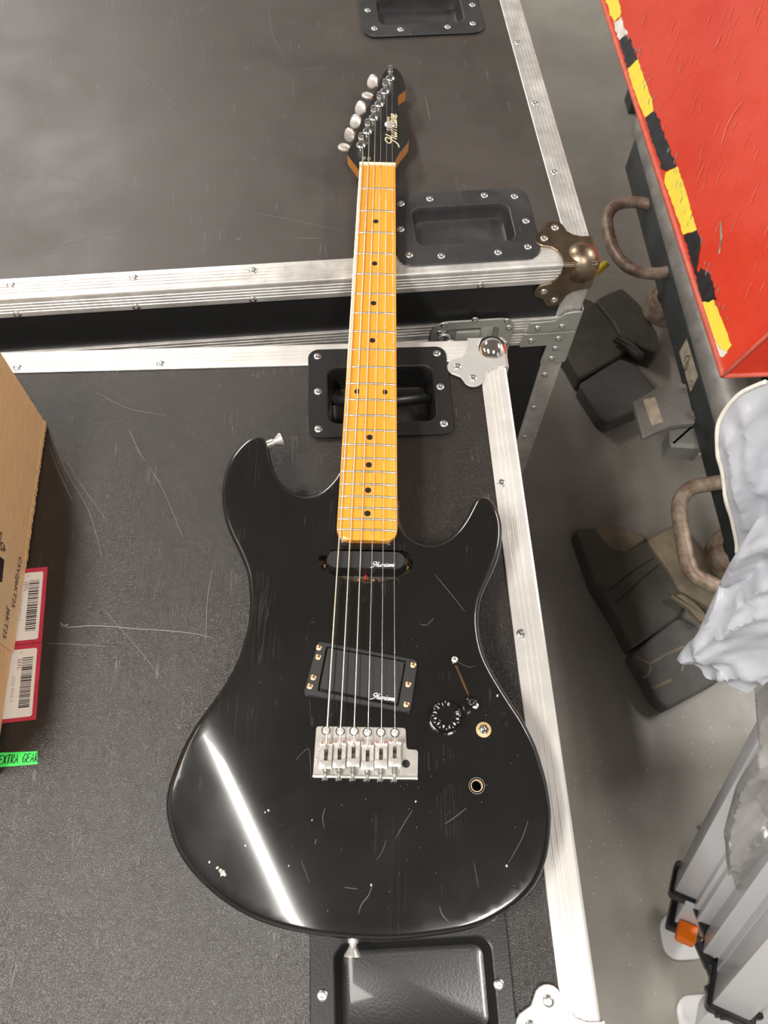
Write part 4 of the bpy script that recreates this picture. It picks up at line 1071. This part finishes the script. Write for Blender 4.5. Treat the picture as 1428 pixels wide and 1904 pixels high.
# bare pot shaft with washer
p = gl(899, 1357, HTOP)
PT = MB().lathe([(0.0064, 0.0001), (0.0064, 0.0008), (0.0046, 0.0009), (0.0045, 0.0006), (0.0001, 0.0006)], 28, Matrix.Translation(p)).build('pot_washer', mat('brass_washer', (0.9, 0.68, 0.36), 0.35, 0.8), GT, autos=40)
MB().lathe([(0.0042, 0.0006), (0.0042, 0.0022), (0.0030, 0.0024), (0.0030, 0.0030), (0.0018, 0.0032), (0.0016, 0.0010), (0.0001, 0.001)], 6, Matrix.Translation(p)).build('pot_nut', M['chrome'], PT, autos=30)
MB().lathe([(0.0017, 0.001), (0.0017, 0.0040), (0.0012, 0.0044), (0.0001, 0.0044)], 12, Matrix.Translation(p + V((-0.0008, 0.0006, 0)))).build('pot_shaft', M['chrome'], PT, autos=40)

# ------------------------------------------------------------------ red steel hopper, right
RZ = 0.60
P0 = at(1345, 699, RZ); P1 = at(1120, 0, RZ)
ed = (P1 - P0); ed.normalize()
A0 = P0; A1 = P0 + ed * 1.55
TOPZ = 0.92
tq = None
# corner fold climbs to the right; find the top corner on that fold line in the picture
T0 = at(1345 + 560, 699 - 0.92 * 560, TOPZ)
Bx = 1.5
rdir = V((-ed.y, ed.x, 0)) * -1
A3 = A0 + V((0.95, 0.012 * 0.95 + 0.0, 0)); A2 = A3 + ed * 1.55
T1c = T0 + ed * 1.25
T3 = V((A3.x - (T0.x - A0.x), T0.y, TOPZ)); T2 = T3 + ed * 1.25
RB = thing('red_steel_hopper', 'scuffed red painted steel housing with hazard tape along its left edge', 'machine', ((A0 + A2) / 2).to_tuple())
RB.location.z = RZ
ro = RB.location.copy()
def rl(p): return V(p) - ro
lipd = V((0, 0, -0.022))
def wallq(a, b, c, d, nm, m, th=0.003):
    n_ = (b - a).cross(d - a).normalized()
    if n_.dot((a + b + c + d) / 4 - (ro + V((0, 0, 0.16)))) < 0: n_ = -n_
    mb = MB(); q = [a, b, c, d]; vs = [rl(p) for p in q] + [rl(p - n_ * th) for p in q]
    mb.add(vs, [(0, 1, 2, 3), (7, 6, 5, 4), (0, 4, 5, 1), (1, 5, 6, 2), (2, 6, 7, 3), (3, 7, 4, 0)])
    return mb.build(nm, m, RB)
LEFTW = wallq(A0, A1, T1c, T0, 'side_panel', M['redpaint'])
wallq(A0, T0, T3, A3, 'front_panel', M['redpaint'])
wallq(A2, A1, T1c, T2, 'back_panel', M['redpaint'])
wallq(A3, T3, T2, A2, 'side_panel', M['redpaint'])
wallq(T0, T1c, T2, T3, 'top_panel', M['redpaint'])
nl = (A1 - A0).cross(T0 - A0).normalized()
if nl.dot(CAMP - A0) < 0: nl = -nl
up_l = (T0 - A0) - ed * (T0 - A0).dot(ed); up_l.normalize()
MB().tube([rl(A0 - ed * 0.0), rl(A1)], 0.0045, 10).tube([rl(A0), rl(A3)], 0.0035, 10).build('rolled_lip', M['redlight'], RB, smooth=True)
MB().tube([rl(A0 + (T0 - A0) * t_ + nl * 0.001) for t_ in (0, 0.3, 0.6, 1)], 0.0032, 8).build('weld_seam', M['redlight'], RB, smooth=True)
Xr = Matrix.Translation(-ro) @ frame(A0 + nl * 0.0006, ed, up_l)
fl = 1 if Xr.to_3x3().col[2].dot(nl) > 0 else -1
def rpx(px, py):
    q = onp(px, py, A0, nl) - A0; return (q.dot(ed), q.dot(up_l))
def tape(m, pxs, jag=0.0, lift=0.0004):
    P = [rpx(*p) for p in pxs]; out_ = []
    rnd = random.Random(int(pxs[0][1]))
    for i in range(len(P)):
        a_, b_ = V(P[i]), V(P[(i + 1) % len(P)]); k_ = max(1, int((b_ - a_).length / 0.006)) if jag else 1
        for s in range(k_):
            q = a_.lerp(b_, s / k_)
            if s: q += V((rnd.uniform(-1, 1), rnd.uniform(-1, 1))) * jag
            out_.append((q.x, q.y))
    return MB().plate(out_, [], 0, fl * lift, Xr).build('hazard_tape', m, RB)
j = 0.0018
tape(M['tape_y'], [(1127, 0), (1150, 0), (1156, 22), (1153, 32), (1142, 42), (1134, 25)], j)
tape(M['tape_w'], [(1142, 43), (1156, 32), (1160, 50), (1168, 62), (1162, 72), (1152, 76), (1146, 60)], j)
tape(M['tape_k'], [(1151, 76), (1164, 64), (1172, 72), (1187, 110), (1168, 128), (1158, 100)], j)
tape(M['tape_y'], [(1168, 128), (1187, 110), (1196, 140), (1213, 185), (1215, 207), (1200, 219), (1187, 190), (1175, 155)], j * .5)
tape(M['tape_k'], [(1201, 219), (1217, 207), (1225, 220), (1258, 310), (1240, 318), (1231, 315), (1222, 290), (1210, 255)], j)
tape(M['tape_y'], [(1238, 322), (1260, 310), (1272, 345), (1296, 428), (1271, 437), (1260, 405), (1246, 365), (1236, 340)], j * .5)
tape(M['tape_k'], [(1272, 437), (1296, 428), (1303, 445), (1302, 465), (1296, 498), (1301, 510), (1295, 512), (1286, 490)], j)
tape(M['tape_k'], [(1295, 512), (1304, 498), (1321, 510), (1334, 558), (1304, 562), (1298, 540)], j)
tape(M['tape_y'], [(1304, 562), (1328, 558), (1338, 585), (1361, 642), (1352, 654), (1338, 648), (1325, 622), (1313, 590)], j * .5)
tape(M['tape_w'], [(1324, 622), (1340, 648), (1353, 655), (1345, 665), (1332, 660), (1325, 645)], j)
mb = MB(); rnd = random.Random(21)
for _ in range(60):
    py = rnd.uniform(60, 640); px = 1128 + py * 0.325 + rnd.uniform(14, 34)
    L_ = rnd.uniform(3, 12); ribbon(mb, [rpx(px, py), rpx(px + L_ * 0.1, py - L_ * 0.6), rpx(px + L_ * 0.3, py - L_)], rnd.uniform(0.0005, 0.0016), Xr, fl * 0.0008, taper=True)
so = mb.build('tape_scuffs', M['bracket'], RB); so['kind'] = 'stuff'
# scrape marks on the paint
mb = MB()
for pts, w_ in (([(1340, 412), (1342, 440), (1338, 472)], 0.0035),): ribbon(mb, [rpx(*p) for p in pts], w_, Xr, fl * 0.0005, taper=True)
mb.build('bare_metal_scrape', M['rust'], RB)
mb = MB(); rnd = random.Random(9)
for _ in range(110):
    px, py = rnd.uniform(1190, 1428), rnd.uniform(0, 560)
    if px < 1140 + py * 0.34 + 30: continue
    L_ = rnd.uniform(6, 45); ribbon(mb, [rpx(px, py), rpx(px + L_ * 0.18, py - L_ * 0.5), rpx(px + L_ * 0.4, py - L_)], rnd.uniform(0.0006, 0.0020), Xr, fl * 0.0005, taper=True)
for pts, w_ in (([(1308, 350), (1313, 325), (1318, 300)], 0.001), ([(1342, 268), (1350, 240), (1362, 215), (1380, 190)], 0.003), ([(1370, 150), (1378, 130)], 0.002), ([(1262, 140), (1270, 110)], 0.0015)): ribbon(mb, [rpx(*p) for p in pts], w_, Xr, fl * 0.0005, taper=True)
so = mb.build('paint_scratches', M['redlight'], RB); so['kind'] = 'stuff'

# ------------------------------------------------------------------ steel chassis under the hopper
CH = thing('steel_chassis', 'dark steel beam and pipe chassis with rusted lashing rings, under the red housing', 'machine', (0.75, 1.1, 0))
co = V((0.75, 1.1, 0))
def cl(x, y, z=0): return (x - co.x, y - co.y, z - co.z)
def cmb(): return MB()
X = Matrix.Translation(-co)
MB().box((0.630, 0.30, 0.272), (0.70, 1.46, 0.345), X, 0.003).build('side_beam', M['steel_dk'], CH, autos=35)
MB().tube([cl(0.667, 0.28, 0.350), cl(0.667, 1.5, 0.350)], 0.036, 24).build('pipe', M['steel_pipe'], CH, autos=50)
MB().tube([cl(0.80, 0.60, 0.31), cl(0.80, 2.0, 0.31)], 0.034, 24).build('pipe', M['steel_dk'], CH, autos=50)
MB().box((0.632, 0.28, 0.25), (1.45, 0.33, 0.30), X, 0.003).build('cross_beam', M['steel_dk'], CH, autos=35)
MB().box((0.78, 2.0, 0.25), (1.45, 2.06, 0.33), X, 0.003).build('cross_beam', M['steel_dk'], CH, autos=35)
MB().box((1.38, 0.30, 0.25), (1.45, 2.05, 0.33), X, 0.003).build('side_beam', M['steel_dk'], CH, autos=35)
for x, y in ((1.405, 0.9), (1.405, 1.9), (0.95, 1.9), (0.95, 1.0)): MB().box((x - 0.02, y - 0.02, 0.33 if x > 1 else 0.33), (x + 0.02, y + 0.02, 0.605), X).build('post', M['steel_dk'], CH)
for x, y in ((1.405, 0.4), (1.405, 1.9), (0.85, 2.03)): MB().box((x - 0.03, y - 0.03, 0.0), (x + 0.03, y + 0.03, 0.26), X).build('leg', M['steel_dk'], CH)
def dring(pxs, z, r):
    P = smooth_open([at(a, b, z) - co for a, b in pxs], 7)
    return MB().tube(P, r, 14).build('lashing_ring', M['rust'], CH, smooth=True)
dring([(1222, 384), (1196, 378), (1172, 376), (1145, 382), (1130, 402), (1131, 430), (1142, 466), (1163, 493), (1192, 506), (1222, 509), (1240, 506), (1262, 503)], 0.325, 0.0118)
dring([(1365, 892), (1345, 896), (1318, 900), (1285, 908), (1266, 928), (1263, 955), (1270, 1000), (1278, 1040), (1290, 1068), (1315, 1082), (1345, 1095), (1375, 1102)], 0.325, 0.0128)
def cpoly(pxs, z0, z1, m, nm, r=0.006, bev=0.003, parent=CH):
    P = roundpoly([((at(a, b, z1) - co).x, (at(a, b, z1) - co).y) for a, b in pxs], r, 4)
    return MB().plate(P, [], z0, z1, None, bev).build(nm, m, parent, autos=35)
br1 = cpoly([(1178, 747), (1223, 720), (1276, 712), (1294, 786), (1250, 790), (1196, 814)], 0.275, 0.287, M['bracket'], 'bracket', 0.004, 0.002)
cpoly([(1196, 743), (1218, 738), (1233, 784), (1212, 791)], 0.2872, 0.2876, M['masking'], 'masking_tape', 0.001, 0)
bxx = parent = br1
for px, py in ((1266, 722), (1283, 773)):
    p = at(px, py, 0.287) - co; MB().lathe([(0.011, 0), (0.011, 0.0015), (0.006, 0.0018), (0.006, 0.006), (0.0001, 0.0062)], 14, Matrix.Translation(p)).build('bolt', M['steel_pipe'], CH, autos=35)
cpoly([(1246, 798), (1262, 786), (1296, 784), (1308, 832), (1247, 828)], 0.215, 0.262, M['bracket'], 'bracket_block', 0.003, 0.006)
MB().tube([at(1294, 812, 0.255) - co, at(1306, 842, 0.235) - co], 0.009, 14).build('white_bolt', mat('pale_bolt', (0.55, 0.52, 0.46), 0.5), CH, autos=35)
SPN = V((-1, 0, 0)); SPO = V((0.6295, 0, 0.3))
Xs_ = Matrix.Translation(-co) @ frame(SPO, V((0, -1, 0)), V((0, 0, 1)))
def spx(a, b): q = onp(a, b, SPO, SPN); return (-(q.y), q.z - 0.3)
MB().plate([spx(1277, 630), spx(1298, 700), spx(1284, 728), spx(1263, 655)], [], 0.0, 0.0004, Xs_).build('masking_tape', M['masking'], CH)
mb = MB()
ribbon(mb, smooth_open([V((*spx(a, b), 0)) for a, b in ((1272, 672), (1276, 664), (1282, 662), (1281, 670), (1276, 678), (1273, 688), (1277, 686), (1281, 676))], 4), 0.0024, Xs_, 0.0006)
ribbon(mb, smooth_open([V((*spx(a, b), 0)) for a, b in ((1282, 712), (1287, 708), (1289, 714), (1285, 718), (1282, 713))], 4), 0.0012, Xs_, 0.0006)
mb.build('marker_scrawl', M['ink'], CH)
MB().tube([at(1095, 515, 0.25) - co, at(1112, 503, 0.25) - co, at(1127, 491, 0.25) - co], 0.008, 12).build('yellow_hose', M['tape_y'], CH, smooth=True)
# outrigger shoes: near one from the photo, far one a copy beyond it
def shoe(dy, detail):
    D = V((0, dy, 0)); objs = []
    def pp(pxs, z0, z1, m, nm, r=0.008, bev=0.004):
        if not detail: m = M['cast_dk'] if m is not M['rubber'] else m  # far shoe's tan castings turn dark to imitate the shade it lies in
        P = roundpoly([((at(a, b, z1) - co + D).x, (at(a, b, z1) - co + D).y) for a, b in pxs], r, 5)
        return MB().plate(P, [], z0, z1, None, bev).build(nm, m, CH, autos=35)
    A_ = pp([(1070, 982), (1106, 983), (1135, 1015), (1165, 1026), (1204, 1002), (1245, 1045), (1292, 1092), (1262, 1146), (1190, 1196), (1176, 1205), (1148, 1150), (1105, 1080)], 0.002, 0.050, M['cast_dk'], 'outrigger_shoe')
    pp([(1100, 980), (1125, 975), (1160, 978), (1206, 1000), (1166, 1030), (1150, 1030), (1130, 1020)], 0.002, 0.030, M['cast_tan'], 'shoe_web', 0.012)
    pp([(1204, 1003), (1232, 985), (1262, 972), (1300, 1010), (1345, 1090), (1345, 1140), (1320, 1128), (1262, 1095), (1245, 1060)], 0.002, 0.062, M['cast_tan'], 'shoe_web', 0.010)
    pp([(1246, 1104), (1270, 1102), (1296, 1120), (1322, 1150), (1305, 1156), (1280, 1128)], 0.060, 0.075, M['cast_tan'], 'shoe_rim', 0.008)
    pd = pp([(1174, 1216), (1252, 1152), (1266, 1148), (1300, 1166), (1345, 1235), (1345, 1262), (1242, 1317), (1222, 1300)], 0.002, 0.044, M['rubber'], 'rubber_pad', 0.008)
    if detail:
        mb = MB()
        for q, w_ in (([(1184, 1222), (1208, 1234), (1240, 1216), (1272, 1202)], 0.0045), ([(1208, 1234), (1210, 1245), (1204, 1256), (1196, 1260)], 0.0045), ([(1212, 1280), (1248, 1264)], 0.0050), ([(1268, 1248), (1270, 1236), (1280, 1228), (1300, 1222)], 0.0045)):
            ribbon(mb, [((at(a, b, 0.044) - co).x, (at(a, b, 0.044) - co).y) for a, b in q], w_, Matrix.Identity(4), 0.0445)
        mb.build('pad_grooves', M['cast_tan'], CH)
        mb = MB()
        for q, w_ in (([(1130, 1100), (1180, 1060), (1215, 1038)], 0.0022), ([(1145, 1122), (1190, 1080), (1225, 1050)], 0.0022)):
            ribbon(mb, [((at(a, b, 0.050) - co).x, (at(a, b, 0.050) - co).y) for a, b in q], w_, Matrix.Identity(4), 0.0504)
        mb.build('shoe_grooves', M['dark_hole'], CH)
    q = at(1352, 1040, 0.06) - co + D
    MB().lathe([(0.05, 0.0), (0.05, 0.035), (0.044, 0.045), (0.030, 0.045), (0.026, 0.038), (0.0001, 0.038)], 28, Matrix.Translation((q.x, q.y, 0.07))).build('swivel_socket', M['rust'], CH, autos=35)
    MB().tube([V((q.x + 0.0, q.y, 0.10)), V((q.x - 0.03, q.y, 0.30))], 0.025, 16).build('outrigger_strut', M['steel_dk'], CH, autos=40)
shoe(0, True)
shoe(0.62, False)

# ------------------------------------------------------------------ folded canopy leaning at the right
U = V((-0.0427148, 0.3228352, 0.9454908))
F1 = at(1270, 1741, 0.004)
S1 = F1 + U * 0.135
CN = thing('folding_canopy', 'folded white canopy frame leaning right, silver fabric bunched over its legs', 'canopy', (F1.x + 0.08, F1.y - 0.05, 0))
cno = CN.location.copy()
v1 = (V((1, 0, 0)) - U * U.x).normalized(); v2 = U.cross(v1)
ph = math.radians(-28)
e1 = v1 * math.cos(ph) + v2 * math.sin(ph); e2 = -v1 * math.sin(ph) + v2 * math.cos(ph)
def bar(p, w_, t_, L_, m, nm, parent=CN, bev=0.003):
    X = Matrix.Translation(-cno) @ frame(p, e1, e2)       # z along U
    if X.to_3x3().col[2].dot(U) < 0: X = Matrix.Translation(-cno) @ frame(p, e2, e1)
    return MB().box((-w_ / 2, -t_ / 2, 0), (w_ / 2, t_ / 2, L_), X, bev).build(nm, m, parent, autos=40)
def sp(px, py): return onp(px, py, S1, U)
LG = 1.02
TL1 = S1
leg1 = bar(sp(1284, 1646), 0.044, 0.044, LG, M['white_al'], 'leg_sleeve')
bar(F1 + U * 0.012 + (sp(1284, 1646) - S1) * 0.35, 0.036, 0.036, 0.13, M['white_al'], 'inner_leg')
b2 = bar(sp(1307, 1681), 0.024, 0.030, LG, M['white_al'], 'truss_bar')
b3 = bar(sp(1316, 1704), 0.030, 0.030, LG, M['white_al'], 'truss_bar')
b4 = bar(sp(1328, 1722), 0.013, 0.020, LG, M['white_al'], 'truss_bar')
b5 = bar(sp(1330, 1762), 0.034, 0.034, LG, M['white_al'], 'truss_bar')
b6 = bar(sp(1341, 1776), 0.013, 0.020, LG, M['white_al'], 'truss_bar')
b7 = bar(sp(1352, 1798), 0.030, 0.030, LG, M['white_al'], 'truss_bar')
sl = sp(1362, 1850)
b8 = bar(sl, 0.052, 0.052, LG, M['white_al'], 'leg_sleeve')
b9 = bar(sp(1402, 1862), 0.026, 0.026, LG, M['white_al'], 'truss_bar')
b10 = bar(sp(1450, 1840), 0.044, 0.044, LG, M['white_al'], 'leg_sleeve')
F2 = at(1292, 1888, 0.004)
bar(sl - U * 0.135, 0.040, 0.040, 0.15, M['white_al'], 'inner_leg')
F2 = sl - U * 0.140; F2 = V((F2.x, F2.y, 0.004))
F3 = sp(1450, 1840) - U * 0.14; F3 = V((F3.x, F3.y, 0.004))
bar(sp(1450, 1840) - U * 0.135, 0.040, 0.040, 0.15, M['white_al'], 'inner_leg')
for F in (F1, F2, F3):
    MB().plate(rrect(-0.036, -0.034, 0.036, 0.034, 0.024, 7), [], -0.0035, 0.0035, Matrix.Translation(F - cno), 0.0015).build('foot_plate', M['white_foot'], CN, autos=35)
# black nylon sliders and end caps
def collar(p, w_, h_, nm='slider_bracket'):
    X = Matrix.Translation(-cno) @ frame(p, e1, e2)
    mb = MB(); o_ = w_ / 2 + 0.006
    mb.plate(rrect(-o_, -o_, o_, o_, 0.008), [rrect(-w_ / 2, -w_ / 2, w_ / 2, w_ / 2, 0.003)], -h_ / 2, h_ / 2, X, 0.0015)
    return mb.build(nm, M['brk_blk'], CN, autos=35)
c1 = collar(sp(1284, 1646) - U * 0.0, 0.046, 0.018)
c2 = collar(sl, 0.054, 0.018)
def capbox(p, w_, t_, L_):
    return bar(p - U * (L_ * 0.7), w_, t_, L_, M['brk_blk'], 'end_cap', bev=0.002)
capbox(sp(1328, 1722), 0.017, 0.024, 0.034); capbox(sp(1341, 1776), 0.017, 0.024, 0.034)
capbox(sp(1330, 1762), 0.036, 0.036, 0.014)
# linking arms
def link(a, b, r=0.008, nm='linking_arm'):
    a = V(a); b = V(b); d_ = (b - a).normalized(); q = U.cross(d_).normalized()
    X = Matrix.Translation(-cno) @ frame(a, d_, q); L_ = (b - a).length
    return MB().box((-0.006, -r, -0.007), (L_ + 0.006, r, 0.007), X, 0.003).build(nm, M['brk_blk'], CN, autos=40)
link(sp(1288, 1660), sp(1314, 1728)); link(sp(1304, 1760), sp(1318, 1792)); link(sp(1322, 1798), sp(1334, 1830)); link(sp(1322, 1840), sp(1338, 1882))
link(sp(1345, 1884), sp(1408, 1884))
# button latch on the near leg
bp = sp(1284, 1646) - U * 0.075 
MB().box((-0.028, -0.028, -0.011), (0.028, 0.028, 0.011), Matrix.Translation(-cno) @ frame(F1 + U * 0.052 + (sp(1284, 1646) - S1) * 0.35, e1, e2), 0.005).build('latch_housing', M['brk_blk'], CN, autos=40)
q = onp(1276, 1736, F1 + U * 0.075, U)
MB().box((-0.015, -0.014, -0.012), (0.015, 0.014, 0.012), Matrix.Translation(-cno) @ frame(q, e1, e2), 0.005).build('release_button', M['orange'], CN, autos=40)
q = onp(1356, 1900, F2 + U * 0.06, U)
MB().box((-0.011, -0.011, -0.014), (0.011, 0.011, 0.014), Matrix.Translation(-cno) @ frame(q, e1, e2), 0.004).build('release_button', M['orange'], CN, autos=40)
MB().tube(smooth_open([at(1305, 1531, 0.006) - cno, at(1311, 1538, 0.006) - cno, at(1322, 1540, 0.006) - cno, at(1345, 1538, 0.006) - cno], 4), 0.005, 10).build('strap_end', M['piping'], CN, smooth=True)

# bunched fabric: sheets parallel to the legs, on the side facing the room
fn = (CAMP - sp(1320, 1400)); fn = (fn - U * fn.dot(U)).normalized()
FP = sp(1370, 1700) + fn * 0.055
fa = fn.cross(U).normalized()
if fa.x < 0: fa = -fa
def fcoord(px, py, lift=0.0):
    q = onp(px, py, FP + fn * lift, fn) - FP; return (q.dot(fa), q.dot(U))
def sheet(nm, pxs, m, amp, seed, lift, creases, step=0.0045, r=0.006, edge=None, fdir=1.4):
    P = [fcoord(a, b, lift) for a, b in pxs]; out_ = smooth_closed(P, 0.006, 1) if r is None else roundpoly(P, r, 3)
    pts = []
    x = min(p[0] for p in out_); 
    while x < max(p[0] for p in out_):
        y = min(p[1] for p in out_)
        while y < max(p[1] for p in out_):
            if inside((x, y), inset(out_, 0.002)): pts.append((x + random.uniform(-.001, .001), y + random.uniform(-.001, .001)))
            y += step
        x += step
    ov, of = cdt([out_], pts, out_, [])
    CR = [([V(fcoord(*c, lift)) for c in pl], h_, w_) for pl, h_, w_ in creases]
    def hgt(x, y):
        q = V((x, y)); h = 0
        ca_, sa_ = math.cos(fdir), math.sin(fdir)
        u_ = x * ca_ + y * sa_; t_ = -x * sa_ + y * ca_
        wv = noise.noise(V((t_ * 5 + seed, u_ * 4, seed))) * 0.035
        h += amp * ((1 - 2.2 * abs(noise.noise(V(((t_ + wv) * 26 + seed, u_ * 2.2, seed))))) + 0.7 * noise.noise(V(((t_ + wv) * 12, u_ * 3, seed + 4)))
                    + 0.30 * (1 - 2 * abs(noise.noise(V(((t_ - wv) * 55 + seed, u_ * 9, seed + 9))))))
        for pl, h_, w_ in CR:
            dm = 9
            for i in range(len(pl) - 1):
                a, b = pl[i], pl[i + 1]; ab = b - a; t_ = max(0, min(1, (q - a).dot(ab) / ab.length_squared)); dm = min(dm, (q - (a + ab * t_)).length)
            h += h_ * math.exp(-abs(dm) / w_)
        return h
    def w3(x, y, o=0): return FP + fa * x + U * y + fn * (lift + hgt(x, y) + o) - cno
    vs = [w3(p.x, p.y) for p in ov]; k_ = len(vs); vs += [w3(p.x, p.y, -0.0015) for p in ov]
    fs = list(of) + [tuple(i + k_ for i in f)[::-1] for f in of]
    # rim
    from collections import Counter
    ec = Counter()
    for f in of:
        for i in range(3): ec[tuple(sorted((f[i], f[(i + 1) % 3])))] += 1
    for (a, b), c in ec.items():
        if c == 1: fs.append((a, b, b + k_, a + k_))
    o = make(nm, vs, fs, m, CN, True, autos=60)
    if edge:
        pl = smooth_open([V((*fcoord(a, b, lift), 0)) for a, b in edge], 5)
        MB().tube([w3(p.x, p.y, 0.001) for p in pl], 0.0019, 8).build('fabric_piping', M['piping'], o, smooth=True)
    return o
sheet('canopy_fabric', [(1560, 690), (1428, 703), (1386, 722), (1364, 741), (1345, 766), (1337, 790), (1339, 826), (1347, 870), (1358, 936), (1367, 999), (1369, 1030), (1390, 1100), (1560, 1100)], M['fab_w'], 0.0055, 3.3, 0.0,
      [([(1360, 800), (1378, 920), (1389, 980)], 0.010, 0.006), ([(1395, 760), (1400, 860), (1418, 915)], 0.012, 0.008), ([(1440, 780), (1420, 940), (1392, 1020)], -0.012, 0.010)],
      edge=[(1428, 704), (1386, 723), (1364, 742), (1346, 767), (1338, 790), (1340, 826), (1348, 870), (1359, 936), (1368, 999), (1370, 1028)])
sheet('canopy_fabric', [(1560, 900), (1428, 930), (1372, 1020), (1345, 1072), (1323, 1122), (1310, 1154), (1296, 1168), (1279, 1187), (1274, 1204), (1307, 1233), (1345, 1264), (1360, 1270), (1395, 1281), (1414, 1267), (1428, 1255), (1560, 1230)], M['fab_w'], 0.012, 8.1, 0.034,
      [([(1428, 945), (1375, 1040), (1340, 1110), (1315, 1160)], 0.012, 0.007), ([(1428, 1030), (1395, 1070), (1345, 1090)], -0.014, 0.010), ([(1290, 1190), (1350, 1150), (1428, 1120)], 0.016, 0.009), ([(1285, 1200), (1340, 1200), (1428, 1260)], 0.010, 0.010),
       ([(1360, 1150), (1385, 1100), (1428, 1075)], 0.014, 0.006), ([(1310, 1165), (1330, 1200), (1350, 1240)], 0.010, 0.006)], fdir=0.75)
sheet('canopy_fabric', [(1560, 1180), (1428, 1200), (1400, 1240), (1405, 1290), (1418, 1380), (1398, 1407), (1378, 1440), (1367, 1474), (1360, 1500), (1354, 1528), (1358, 1556), (1355, 1595), (1358, 1618), (1366, 1612), (1369, 1628), (1372, 1677), (1428, 1617), (1560, 1500)], M['fab_s'], 0.011, 5.7, 0.006,
      [([(1428, 1400), (1390, 1450), (1372, 1520), (1368, 1590)], 0.016, 0.008), ([(1428, 1450), (1405, 1490), (1428, 1530)], -0.014, 0.010), ([(1428, 1540), (1400, 1560), (1375, 1640)], 0.014, 0.008)])
